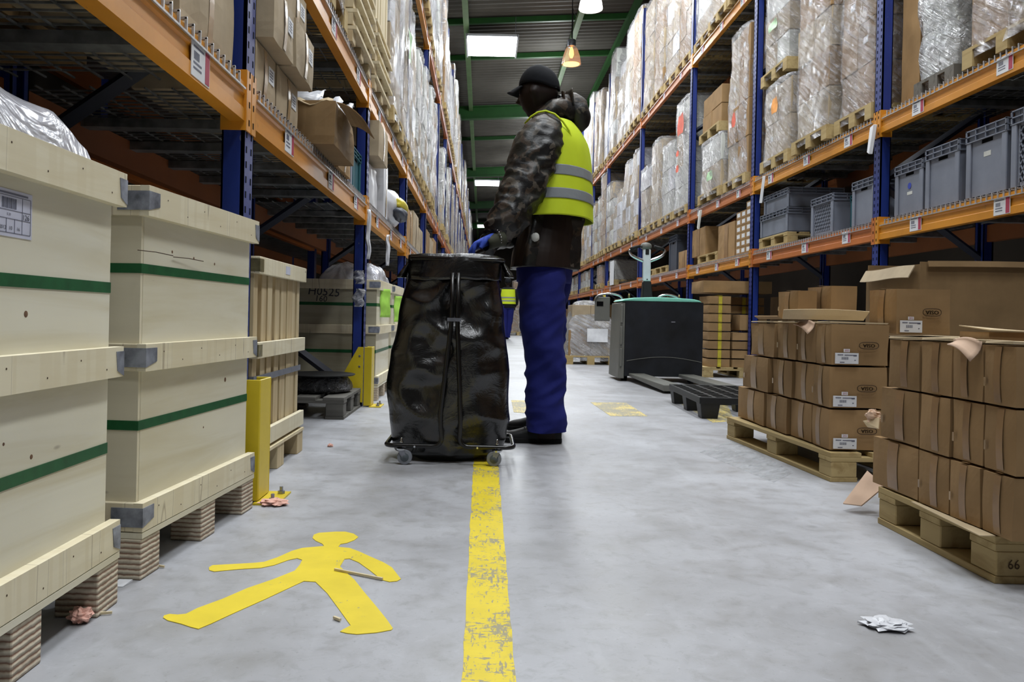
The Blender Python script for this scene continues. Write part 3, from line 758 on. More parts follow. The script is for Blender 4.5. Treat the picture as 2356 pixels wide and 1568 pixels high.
for r, z in ((.10, .136), (.11, .225), (.15, .232), (.185, .22), (.20, .19), (.205, .16), (.20, .138)):
    rs.append([Vector((-1.02+(r+.012*noise.noise(Vector((3*math.cos(2*PI*k/n), 3*math.sin(2*PI*k/n), z*30))))*math.cos(2*PI*k/n), 4.92+r*math.sin(2*PI*k/n), z+.006*noise.noise(Vector((k*.5, z*9, 0))))) for k in range(n)])
b.rings(rs); b.build('wound_film', M['film_black'], R, True)
b = MB(); b.lathe((-1.02, 4.92, 0), [(.22, .2335), (.225, .237), (.225, .241), (.03, .243)], 40); b.build('top_disc', M['black_plastic'], R)
# torn film and paper hanging on the rack posts
def rag(name, label, px, py, y, w, h, seed, mat, cat, n=10):
    c = at(px, py, y)
    b = MB(); b.grid(lambda u, v: (c.x+(u-.5)*w*(.5+.5*math.sin(PI*(.15+.7*v)))+.02*noise.noise(Vector((seed, v*3, 0))), y+.03*noise.noise(Vector((u*3+seed, v*4, 1)))-.02*math.sin(u*PI), c.z-h*v), n, n*2)
    return tag(b.build(name, M[mat], None, True, solid=.0008), label, cat)
rag('film_scrap', 'torn grey film scrap knotted on the blue post, upper one', 828, 622, 5.22, .075, .09, 1.1, 'stretch_film_thick', 'plastic scrap')
rag('film_scrap', 'torn grey film scrap knotted on the blue post, lower one', 827, 664, 5.22, .075, .12, 5.2, 'stretch_film_thick', 'plastic scrap')
for px, py, y, w2, h, s, lb in ((849, 482, 5.2, .03, .33, 2.0, 'long white paper strip hanging beside the second left rack post'), (893, 540, 6.35, .035, .25, 4.0, 'short white paper strip hanging from the left beam above the clear plastic heap')):
    rag('paper_strip', lb, px, py, y, w2, h, s, 'poly_white', 'paper strip', 6)
# ---------------------------------------------------------------- litter on the floor
def wad(label, px, py, r, seed, mat='paper_pink', flat=.7, name='crumpled_paper', cat='crumpled paper', sx=1.0):
    c = gnd(px, py); b = MB(); n, m = 20, 14; rs = []
    for j in range(m):
        th = PI*(j+.5)/m; ring = []
        for i in range(n):
            ph = 2*PI*i/n; d = Vector((math.sin(th)*math.cos(ph), math.sin(th)*math.sin(ph), math.cos(th)))
            k = 1+.55*noise.noise(d*2.4+Vector((seed, 0, 0)))-.35*abs(noise.noise(d*5+Vector((0, seed, 0))))
            ring.append(Vector((c.x+d.x*r*k*sx, c.y+d.y*r*k, max(.0012, r*flat*.85+d.z*r*k*flat))))
        rs.append(ring)
    b.rings(rs); return tag(b.build(name, M[mat], None), label, cat)
wad('crumpled pink paper ball on the floor beside the leftmost crate\'s pallet block', 184, 1431, .022, 3.1)
wad('flattened pink paper scrap on the floor below the first yellow post guard', 628, 1160, .035, 6.4, flat=.28, sx=1.3)
wad('small pink paper crumb on the floor between slatted crate and trolley', 760, 1027, .014, 2.2, flat=.5)
wad('thin white plastic scrap on the bare floor at the lower right', 2040, 1442, .035, 8.8, 'poly_white', .22, 'plastic_scrap', 'plastic scrap', 1.4)
wad('grey film scrap on the floor by the foot of the first yellow post guard', 600, 1127, .018, 4.4, 'clear_bag', .6, 'plastic_scrap', 'plastic scrap')
c0, c1 = gnd(272, 1350), gnd(305, 1338)
b = MB(); b.hexa([(c0.x-.03, c0.y, .0005), (c0.x+.01, c0.y+.0, .0005), (c1.x, c1.y, .0005), (c1.x-.03, c1.y, .0005), (c0.x-.03, c0.y, .0015), (c0.x+.01, c0.y, .0015), (c1.x, c1.y, .006), (c1.x-.03, c1.y, .006)])
tag(b.build('paper_scrap', M['paper_white']), 'flat white paper scrap poking out between the two front crates', 'paper')
def stick(label, p, q, w=.005):
    p, q = gnd(*p), gnd(*q); b = MB(); b.bar((p.x, p.y, .0045), (q.x, q.y, .0045), w, .005); return tag(b.build('wood_sliver', M['pale_board']), label, 'wood sliver')
stick('long thin wood sliver lying across the painted walking figure', (770, 1313), (880, 1335))
stick('short pale wood chip on the floor under the painted figure', (768, 1424), (783, 1430))
stick('dark twig on the floor right of the pink paper ball', (208, 1417), (258, 1413), .003)
stick('thin wood shaving by the first front crate block', (352, 1303), (378, 1307), .003)
# ---------------------------------------------------------------- film-wrapped pallet loads
def film_shell(b, w2, d, z0, z1, seed, amp=.018, nu=64, nv=22, taper=0.0, lumps=0.0, cols=0):
    """shell of stretch film round a stack centred on the origin; w2 along y, d along x"""
    def ringp(t, v):
        a = 2*PI*t
        e = 7.0; ca, sa = math.cos(a), math.sin(a)
        r = (abs(ca)**e + abs(sa)**e)**(-1/e)
        x, y = d/2*ca*r, w2/2*sa*r
        z = z0 + (z1-z0)*v
        per = t*2*(w2+d)
        q = Vector((x*2.2+seed, y*2.2, z*2.2))
        k = amp*(1.2*noise.noise(q) + .55*(1-2*abs(noise.noise(Vector((per*3+z*2.4, per*-1.2+z*4.5, seed))))) + .35*noise.noise(q*5))
        if lumps: k += lumps*(abs(math.sin((v*4.2+.12*noise.noise(q))*PI))**.5-.6)
        k -= amp*1.1
        s = 1 - taper*max(0, v-.6)/.4
        nx, ny = ca*abs(ca)**3, sa*abs(sa)**3
        l = math.hypot(nx, ny) or 1
        return Vector((x*s+nx/l*k, y*s+ny/l*k, z+.01*noise.noise(q*1.3)*(v > .95)))
    rs = [[ringp(i/nu, j/nv) for i in range(nu)] for j in range(nv+1)]
    for sc, dz in ((.75, .018), (.4, .03)): rs.append([Vector((p.x*sc, p.y*sc, p.z+dz+.02*noise.noise(Vector((p.x*3, p.y*3, seed))))) for p in rs[nv]])
    b.rings(rs, False, True)
def wrapped_load(name, label, loc, rotz, w2, d, h, seed, group=None, split=False, mats=('cardboard_grey',), fmat='stretch_film', lumps=0.0, taper=0.0, taps=None, pallet='pallet_wood', amp=.018, layers=None, cat='pallet load', film=True, nu=64, nv=22, cols=2, ph=.12):
    """local frame: origin at base centre, aisle face at +x"""
    R = thing(name, label, cat, loc, rotz, group)
    T = Matrix.Translation(loc) @ Matrix.Rotation(rotz, 4, 'Z')
    rnd = random.Random(seed)
    b = MB(); b.M = T                     # pallet: deck boards, blocks, runners
    pw, pd = w2-.02, d-.02
    for k in range(5): x = -pd/2 + k*(pd-.12)/4; b.box(x, x+.12, -pw/2, pw/2, ph-.02, ph)
    for y in (-pw/2, -.05, pw/2-.1):
        b.box(-pd/2, pd/2, y, y+.1, ph-.04, ph-.02); b.box(-pd/2, pd/2, y, y+.1, 0, .018)
        for x in (-pd/2, -.06, pd/2-.12): b.box(x, x+.12, y, y+.1, .018, ph-.04)
    b.build('pallet', M[pallet], R)
    nl = layers or max(2, round((h-ph)/.33)); lh = (h-ph-.02)/nl
    bb = MB(); bb.M = T
    for j in range(nl):
        s = 1-taper*max(0, (j+.5)/nl-.6)/.4
        for cy in range(cols):
            for cx in range(2):
                b = MB() if split else bb
                b.M = T
                sy, sx = (w2-.09)*s/cols, (d-.09)*s/2
                y0 = -(w2-.09)*s/2+cy*sy; x0 = -(d-.09)*s/2+cx*sx
                jx, jy = rnd.uniform(-.012, .006), rnd.uniform(-.005, .005)
                b.mat(0 if split else rnd.randrange(len(mats))).box(x0+jx+.002, x0+sx+jx-.002, y0+jy+.002, y0+sy+jy-.002, ph+.002+j*lh, ph+(j+1)*lh-.002)
                if split:
                    ob = b.build('carton', M[rnd.choice(mats)], R, bevel=.004)
                    if cx == 1 and rnd.random() < .5:
                        c = MB(); c.M = T; xx = x0+sx+jx-.002; yy = y0+sy*rnd.uniform(.3, .6); zz = ph+j*lh+lh*.5
                        c.box(xx, xx+.001, yy, yy+.07, zz, zz+.05); c.build('carton_label', M['paper_white'], ob)
    if not split: bb.build('carton_stack', [M[m] for m in mats], R, bevel=.004)
    if film:
        b = MB(); b.M = T; film_shell(b, w2, d, .05, h+.01, seed*1.37, amp, nu, nv, taper, lumps); b.build('stretch_wrap', M[fmat], R, True)
    for tp in taps or ():                 # sheets stuck under the film: (y, z, w, h, material, name)
        y, z, tw, th, m, nm = tp
        b = MB(); b.M = T; b.grid(lambda u, v: (d/2+.004+.010*math.sin(u*3+v*4), y+(u-.5)*tw, z+(v-.5)*th), 4, 4); b.build(nm, M[m], R, True)
    return R
ORD = ('first', 'second', 'third', 'fourth', 'fifth', 'sixth', 'seventh', 'eighth', 'ninth', 'tenth', 'eleventh', 'twelfth', 'thirteenth', 'fourteenth', 'fifteenth', 'sixteenth', 'seventeenth', 'eighteenth', 'nineteenth', 'twentieth')
G = {}
for sd in 'LR':
    for l in (0, 1, 2): G[sd, l] = 'wrapped pallet loads on the %s shelf of the %s rack' % (('lowest', 'middle', 'top')[l], 'left' if sd == 'L' else 'right')
PROTO = {1: [], 2: []}
def proto_set():
    spec = {1: [(1.78, 0, 0, ('cardboard_grey',)), (1.55, .0, .03, ('poly_grey', 'cardboard_grey')), (1.88, 0, 0, ('cardboard', 'cardboard_grey')), (1.3, .22, 0, ('poly_white', 'cardboard_grey')), (1.7, .1, 0, ('cardboard_grey', 'poly_white'))],
            2: [(2.15, 0, 0, ('cardboard_grey',)), (1.95, .15, .02, ('poly_white', 'cardboard_grey')), (2.35, 0, 0, ('cardboard_grey', 'poly_grey')), (1.8, .1, .0, ('poly_white',)), (2.25, .06, 0, ('cardboard', 'cardboard_grey'))]}
    return spec
SPEC = proto_set(); rl = random.Random(21)
def place_load(side, level, k, bay, nth, y, w2, h=None, proud=None, label=None, **kw):
    """one load on a rack shelf; the k-th prototype is built once, then copied"""
    s = 1 if side == 'L' else -1
    xf = XLF if side == 'L' else XRF
    d = .84; pr = rl.uniform(.0, .07) if proud is None else proud
    x = xf + s*(pr - d/2); z = DECK[level] + .016
    lab = label or 'film-wrapped pallet load on the %s rack\'s %s shelf, %s one in the %s bay' % ('left' if side == 'L' else 'right', ('lowest', 'middle', 'top')[level], ('nearest', 'middle', 'farthest')[nth], ORD[bay])
    pl = PROTO[level]; i = k % 5
    rz = (0 if side == 'L' else PI) + rl.uniform(-.02, .02)
    while len(pl) <= i: pl.append(None)
    hh, tp, lu, ms = SPEC[level][i]
    if pl[i] is None:
        pl[i] = wrapped_load('wrapped_pallet', lab, (x, y, z), rz, .82, d, hh, 11*level+i, G[side, level], mats=ms, taper=tp, lumps=lu, amp=.026)
        r = pl[i]
    else:
        r = copy_tree(pl[i], (x, y, z), rz, lab, G[side, level])
    r.scale = (1, w2/.82, (h/hh if h else rl.uniform(.93, 1.05)))
    return r
def bay_slots(ya, yb, n=3):
    L = yb-ya-.1; st = L/n
    return [(ya+.05+st*(i+.5), st-.03) for i in range(n)]
for i in range(0, 3):                     # loads above the photo's edge, they keep the light off the shelves below
    for nth, (y, w2) in enumerate(bay_slots(LY[i+1], LY[i+2])):
        place_load('L', 2, i+nth, i, nth, y, .83, label='film-wrapped load high on the top left shelf above the photo\'s edge, %s one' % ORD[i*3+nth])
for i in range(0, 3):  # unseen right-hand loads, added likewise to shade the shelves below
    for nth, (y, w2) in enumerate(bay_slots(RY[i], RY[i+1])):
        place_load('R', 2, i+nth, i, nth, y, .83, label='film-wrapped load high on the top right shelf above the photo\'s edge, %s one' % ORD[i*3+nth])
        if i == 0: place_load('R', 1, nth, i, nth, y, .83, label='film-wrapped load on the middle right shelf outside the photo, %s one' % ORD[nth])
place_load('R', 1, 3, 1, 0, 3.62, .8, label='film-wrapped load on the middle right shelf just outside the photo\'s right edge')
# left rack, middle shelf from the third bay on and top shelf from the fifth bay on (nearer ones are above the photo's edge)
for i in range(4, 21):
    for nth, (y, w2) in enumerate(bay_slots(LY[i], LY[i+1])):
        place_load('L', 1, rl.randrange(5), i-1, nth, y, min(w2, .86))
        place_load('L', 2, rl.randrange(5), i-1, nth, y, min(w2, .86))
# right rack
for i in range(3, 21):
    n = 3 if RY[i+1]-RY[i] < 3.2 else 4
    for nth, (y, w2) in enumerate(bay_slots(RY[i], RY[i+1], n)):
        nn = min(nth, 2)
        lab2 = None
        if n == 4: lab2 = 'film-wrapped pallet load on the right rack\'s %%s shelf, %s of four in the %s bay' % (ORD[nth], ORD[i-1])
        if i >= 5: place_load('R', 1, rl.randrange(5), i-1, nn, y, w2, label=lab2 and lab2 % 'middle')
        place_load('R', 2, rl.randrange(5), i-1, nn, y, w2, label=lab2 and lab2 % 'top')
# ---------------------------------------------------------------- cartons on the two right-hand pallets
def carton(label, x0, x1, y0, y1, z0, z1, seed, group, tapes='w', face_label=False, flap=False, lean=(0, 0), amp=.0045, bulge=.006, cat='carton', mat='cardboard', skew=0.0, n=7):
    R = thing('carton', label, 'carton', ((x0+x1)/2, (y0+y1)/2, z0), 0, group)
    b = MB(); lump_box(b, x0, x1, y0, y1, z0, z1, n, amp, bulge, seed, lean); b.build('body', M[mat], R)
    rnd = random.Random(seed)
    if 'w' in tapes:                      # packing tape band down the side facing the aisle
        yc = y0 + (y1-y0)*rnd.uniform(.42, .6); tw = (y1-y0)*.11
        b = MB(); b.grid(lambda u, v: (x0-bulge*(1-(2*v-1)**2)*.93-.0032+lean[0]*v, yc+(u-.5)*tw*2, z0+.006+(z1-z0-.008)*v), 2, 6)
        b.grid(lambda u, v: (x0-.002+lean[0]+v*(x1-x0)*.6, yc+(u-.5)*tw*2, z1+.0045), 2, 2)
        b.build('packing_tape', M['tape'], R)
        if rnd.random() < .5:
            b = MB(); b.box(x0-bulge-.005, x0-bulge-.003, y0+(y1-y0)*.86, y0+(y1-y0)*.92, z0+(z1-z0)*.3, z0+(z1-z0)*.45); b.build('tape_tab', M['clear_tape'], R)
    if face_label:
        w2 = x1-x0; h = z1-z0; yf = y0-bulge-.004
        lx0, lx1, lz0, lz1 = x0+w2*.05, x0+w2*.46, z0+h*.035, z0+h*.30
        b = MB(); b.mat(0).box(lx0, lx1, yf-.0012, yf, lz0, lz1)
        for k in range(12): b.mat(1).box(lx0+(lx1-lx0)*(.28+k*.025), lx0+(lx1-lx0)*(.28+k*.025+(.010 if k % 3 else .017)), yf-.0018, yf-.0012, lz0+(lz1-lz0)*.38, lz0+(lz1-lz0)*.62)
        for fz, a, c in ((.78, .1, .34), (.76, .4, .92), (.70, .78, .92), (.1, .2, .4), (.3, .82, .88)): b.box(lx0+(lx1-lx0)*a, lx0+(lx1-lx0)*c, yf-.0018, yf-.0012, lz0+(lz1-lz0)*fz, lz0+(lz1-lz0)*(fz+.08))
        b.build('shipping_label', [M['paper_white'], M['ink_soft']], R)
        b = MB(); b.mat(0).box(lx0+(lx1-lx0)*.36, lx0+(lx1-lx0)*.62, yf-.001, yf, lz1+.003, lz1+.016)
        b.mat(1); text_shape(b, '202', .012, lambda u, v, d: (lx0+(lx1-lx0)*.49+u, yf-.001-d, lz1+.0095+v)); b.build('price_tag', [M['paper_white'], M['label_red']], R)
        cx, cz, lw, lh = x0+w2*.64, z0+h*.49, w2*.168, h*.064      # printed mark, upside down on this carton
        b = MB(); pts = []
        for k in range(40):
            t = 2*PI*k/40; ca, sa = math.cos(t), math.sin(t); e = .5
            pts.append(Vector((cx+lw*math.copysign(abs(ca)**e, ca), yf-.0006, cz+lh*1.25*math.copysign(abs(sa)**.8, sa))))
        b.tube(pts, .0016, 4, True)
        [text_shape(b, 'OSIA', lh*1.9, lambda u, v, d: (cx-u*1.12+o, yf-.0006-d, cz-v+o2)) for o, o2 in ((0, 0), (.0008, 0), (-.0008, .0004))]; b.build('printed_mark', M['ink_brown'], R)
    if seed in (14, 15, 16, 17, 94, 95, 96, 97):   # loose lid of a top-row carton
        b = MB(); b.hexa([(x0-.004, y0+.004, z1+.005), (x1, y0+.002, z1+.005), (x1, y1-.004, z1+.005), (x0-.004, y1-.004, z1+.005), (x0-.006, y0+.004, z1+.012), (x1, y0+.002, z1+.008), (x1, y1-.004, z1+.009), (x0-.002, y1-.004, z1+.010)]); b.build('lid', M['cardboard_in'], R)
    if flap:                              # torn top flap folded over the aisle side
        b = MB(); fy0, fy1 = y0+(y1-y0)*.02, y1-(y1-y0)*.04
        b.grid(lambda u, v: (x0-.004-.03*v+.01*math.sin(v*3), fy0+(fy1-fy0)*u-.02*v*u, z1+.008-.05*v*(1-u*.75)+.01*math.sin(u*3)), 8, 5); b.build('torn_flap', M['cardboard_pink'], R, True, solid=.003)
    return R
GA = 'cartons on the farther right pallet'; GB = 'cartons on the nearer right pallet'
ZR = [(.119, .282), (.286, .452), (.456, .625)]
ROWN = ('bottom', 'middle', 'top'); COLN = ('aisle-corner', 'second', 'third', 'fourth')
rnd = random.Random(9)
T = Matrix.Translation((1.378, 3.07, 0)) @ Matrix.Rotation(math.atan2(.064, 1.09), 4, 'Z') @ Matrix.Scale(-1, 4, (1, 0, 0))
R = thing('wooden_pallet', 'yellowish wooden pallet under the farther carton stack, beside the black plastic pallet', 'pallet', (1.378, 3.07, 0), 0, 'wooden pallets on the right of the aisle')
euro_pallet(R, T, 1.1, .8)
b = MB(); b.box(1.372, 1.56, 2.995, 3.19, .1155, .1165)
YS = (3.102, 3.272, 3.492, 3.745, 4.12)
for r, (z0, z1) in enumerate(ZR):
    for c in range(4):
        sy = (1.03, .95, .87)[r]; y0, y1 = 3.102+(YS[c]-3.102)*sy+.006, 3.102+(YS[c+1]-3.102)*sy-.006
        xx = 1.388-.055*(y0-3.1)/1.0 + rnd.uniform(-.004, .004) + (.012 if c else 0)
        dz = rnd.uniform(-.008, .0) if r == 2 else 0
        lb = 'brown carton on the farther right pallet, %s row, %s from the aisle end' % (ROWN[r], ('first', 'second', 'third', 'fourth')[c])
        if c == 0: lb = 'marked carton with white label, %s row, near corner of the farther right pallet' % ROWN[r]
        carton(lb, xx, xx+.226 if c == 0 else xx+.30, y0, y1, z0+.002, z1-.002+dz, r*7+c, GA, 'w', c == 0, flap=(r == 2 and c == 1))
# flattened tray and the cartons lying on top, behind
R = thing('cardboard_tray', 'long flat cardboard tray lying on the farther carton stack', 'cardboard tray', (1.4, 3.35, .634))
p0, p1, p2, p3 = at(1800, 706, 3.32), at(1997, 706, 3.32), at(1997, 732, 3.32), at(1800, 729, 3.32)
b = MB(); zb = .637; zt = .676
b.hexa([(p0.x, 3.32, zb), (p1.x-.02, 3.32, zb), (p1.x-.02, 3.60, zb), (p0.x, 3.60, zb), (p0.x, 3.32, zb+.004), (p1.x-.02, 3.32, zb+.004), (p1.x-.02, 3.60, zb+.004), (p0.x, 3.60, zb+.004)])
b.build('base', M['cardboard'], R)
b = MB(); b.grid(lambda u, v: (p0.x+(p1.x-p0.x)*u-(.02*(1-v) if u > .9 else 0), 3.318-.012*v, zb+(zt-zb)*v+.006*math.sin(u*PI)*(v > .5)), 8, 2); b.build('front_flap', M['cardboard_in'], R, solid=.004)
b = MB(); b.grid(lambda u, v: (p0.x-.02*v, 3.32+.28*u, zb+.012*v), 4, 2); b.build('side_flap', M['cardboard'], R, solid=.004)
def top_box(label, px0, px1, pyt, y, dy, zb, seed, open_=False):
    a, c = at(px0, pyt, y), at(px1, pyt, y)
    return carton(label, a.x, c.x, y, y+dy, zb, a.z, seed, 'loose cartons on top of the right stacks', 'w', False, open_)
top_box('sagging carton on top of the farther stack, left one behind the cardboard tray', 1836, 1880, 668, 3.72, .24, .640, 41)
top_box('carton on top of the farther stack, right one behind the cardboard tray', 1912, 1972, 657, 3.66, .26, .640, 45)
carton('plain brown carton filling the back of the farther stack', 1.715, 2.06, 3.12, 3.48, .119, .44, 51, GA, '')
R = thing('cardboard_tray', 'flattened cardboard under the marked carton with the white label', 'cardboard tray', (1.72, 3.2, .445)); b = MB()
lump_box(b, 1.722, 1.97, 3.17, 3.55, .446, .560, 5, .004, .0, 3); b.build('folded_stack', M['cardboard_dark'], R)
b = MB(); b.hexa([(1.70, 3.16, .562), (2.0, 3.14, .570), (2.0, 3.5, .570), (1.70, 3.5, .562), (1.70, 3.16, .569), (2.0, 3.14, .579), (2.0, 3.5, .579), (1.70, 3.5, .569)]); b.build('flat_sheet', M['cardboard_in'], R)
carton('highest marked carton with white label, set back between the two right-hand stacks', 1.718, 1.942, 3.25, 3.47, .585, .772, 61, GA, 'w', True)
# nearer pallet and its stack
T = Matrix.Translation((1.252, 1.893, 0)) @ Matrix.Scale(-1, 4, (1, 0, 0))
R = thing('wooden_pallet', 'yellowish wooden pallet at the photo\'s right edge, stamped 66 91', 'pallet', (1.252, 1.893, 0), 0, 'wooden pallets on the right of the aisle')
euro_pallet(R, T, .56, .62, boards=4)
b = MB(); text_shape(b, '66 91', .034, lambda u, v, d: (1.316+u*.9, 1.891-d, .047+v)); b.build('stamp', M['ink_brown'], R)
YB2 = (1.823, 1.944, 2.078, 2.232, 2.40)
ZB = [(.119, .268), (.272, .428), (.432, .577)]
for r, (z0, z1) in enumerate(ZB):
    for c in range(4):
        y0, y1 = YB2[c]+.005, YB2[c+1]-.005 + (.1-.045*r if c == 3 else 0)
        lb = 'brown carton on the nearer right pallet, %s row, %s from the near end' % (ROWN[r], ('first', 'second', 'third', 'fourth')[c])
        xx = 1.252+rnd.uniform(-.004, .004)
        carton(lb, xx, xx+.195, y0, y1, z0+.001, z1-.001, 80+r*7+c, GB, 'w', False, flap=(r == 2 and c == 1), amp=.0035, bulge=.0045)
        if c == 0:
            rr = bpy.data.objects[COL.objects[-1].name]
for r, z in enumerate((.13, .285, .41)):
    pass
carton('brown carton behind the front row of the nearer stack, at the photo\'s right edge', 1.47, 1.72, 1.87, 2.42, .119, .45, 99, GB, '')
R = thing('open_carton', 'low open carton with raised lid behind the nearer stack', 'carton', (1.60, 2.5, .45), 0, 'loose cartons on top of the right stacks')
b = MB(); lump_box(b, 1.465, 1.60, 2.26, 2.40, .452, .606, 5, .003, .003, 5); b.build('body', M['cardboard'], R)
b = MB(); b.hexa([(1.462, 2.25, .610), (1.605, 2.25, .607), (1.605, 2.40, .612), (1.462, 2.40, .622), (1.462, 2.25, .613), (1.605, 2.25, .610), (1.605, 2.40, .615), (1.462, 2.40, .625)]); b.build('lid_flap', M['cardboard_in'], R)
carton('plain carton behind the nearer stack at the photo\'s right edge', 1.745, 1.86, 2.26, 2.44, .119, .607, 103, GB, '')
R = thing('cardboard_offcut', 'long cardboard strip under the bottom carton row of the nearer pallet', 'cardboard', (1.25, 1.9, .116))
b = MB(); b.hexa([(1.212, 1.89, .1152), (1.25, 1.89, .1155), (1.25, 2.24, .1155), (1.238, 2.24, .1152), (1.212, 1.89, .1172), (1.25, 1.89, .1178), (1.25, 2.24, .1178), (1.238, 2.24, .1172)]); b.build('strip', M['cardboard_in'], R)
# hanging flap and paper between the two pallets
q = [at(1982, 1163, 2.56), at(1940, 1158, 2.60), at(1996, 1083, 2.66), at(2036, 1118, 2.56)]
b = MB(); b.add([tuple(p) for p in q], [(0,3,2,1)]); tag(b.build('cardboard_flap', M['cardboard_pink'], None, solid=.005), 'loose pinkish cardboard flap sticking out low between the two right pallets', 'cardboard')
def crumple(label, px, py, y, r, seed, m='cardboard_pink'):
    c = at(px, py, y); b = MB(); n, m2 = 16, 12; rs = []
    for j in range(m2):
        th = PI*(j+.5)/m2
        rs.append([c + Vector((math.sin(th)*math.cos(2*PI*i/n), math.sin(th)*math.sin(2*PI*i/n), math.cos(th)))*r*(1+.6*noise.noise(Vector((j*.6, i*.6, seed)))) for i in range(n)])
    b.rings(rs); return tag(b.build('crumpled_paper', M[m]), label, 'crumpled paper')
crumple('crumpled pale packing paper stuffed between the two right pallets', 2008, 958, 2.55, .022, 3.3)
q = [at(1986, 968, 2.56), at(2024, 960, 2.52), at(2022, 986, 2.5), at(1996, 982, 2.54)]
b = MB(); b.add([tuple(p) for p in q], [(0,3,2,1)]); tag(b.build('cardboard_flap', M['cardboard_in'], None, solid=.004), 'small pale cardboard tongue under the crumpled packing paper', 'cardboard')
# large open carton behind
R = thing('large_carton', 'large open pallet-size carton behind the right stacks, with a folded rim flap', 'carton', (2.5, 4.6, 0))
xa, xb, ya, yb = 2.262, 3.4, 4.05, 4.62; th = .008
b = MB(); b.box(xa, xb, ya, ya+th, .12, .952); b.box(xa, xa+th, ya+th, yb, .12, .94); b.box(xb-th, xb, ya+th, yb, .12, .952); b.box(xa+th, xb-th, yb-th, yb, .12, .97); b.build('walls', M['cardboard_dark'], R)
b = MB(); b.grid(lambda u, v: (xa-.012-.035*v, ya+.03+(yb-ya-.05)*u, .935-.065*v+.004*math.sin(u*6)), 10, 3); b.build('rim_flap', M['cardboard_grey'], R, solid=.005)
b = MB(); b.grid(lambda u, v: (xa+.03+(xb-xa-.06)*u, ya-.012-.01*v, .955-.03*v+.005*math.sin(u*4)), 10, 2); b.build('rim_flap', M['cardboard_dark'], R, solid=.005)
b = MB(); b.box(xa-.02, xb+.02, ya-.02, yb+.02, .0, .118); b.build('pallet', M['pallet_wood'], R)

# ---------------------------------------------------------------- black plastic pallet
R = thing('plastic_pallet', 'black plastic pallet with grid top standing in front of the pallet truck', 'pallet', (1.395, 4.97, 0))
T = Matrix.Translation((1.395, 4.97, 0)) @ Matrix.Rotation(-.04, 4, 'Z')
W, L = .80, .98
b = MB(); b.M = T
for k in range(10): b.box(0, W, L*k/9-.012 if k else 0, min(L, L*k/9+.012), .118, .135)
for k in range(9): b.box(W*k/8-.012 if k else 0, min(W, W*k/8+.012), 0, L, .121, .1355)
b.build('grid_deck', M['black_plastic'], R)
b = MB(); b.M = T
b.box(0, W, -.004, .014, .095, .138); b.box(0, W, L-.014, L+.004, .095, .138); b.box(-.004, .014, 0, L, .095, .138); b.box(W-.014, W+.004, 0, L, .095, .138); b.build('rim', M['black_plastic'], R, bevel=.003)
for i in range(3):
    for j in range(3):
        x, y = (.0, W/2-.065, W-.13)[i], (.0, L/2-.065, L-.13)[j]
        b = MB(); b.M = T; b.hexa([(x+.015, y+.015, 0), (x+.115, y+.015, 0), (x+.115, y+.115, 0), (x+.015, y+.115, 0), (x, y, .118), (x+.13, y, .118), (x+.13, y+.13, .118), (x, y+.13, .118)]); b.build('foot', M['black_plastic'], R, bevel=.003)
# clear sheet lying flat on the floor in front of the farther pallet
q = [gnd(1610, 1040), gnd(1690, 1010), gnd(1826, 1087), gnd(1780, 1110)]
b = MB(); b.prism([(p.x, p.y) for p in q][::-1], .0004, .0012); tag(b.build('flat_sheet', M['floor_film']), 'clear plastic sheet lying flat on the floor before the farther right pallet', 'plastic sheet')

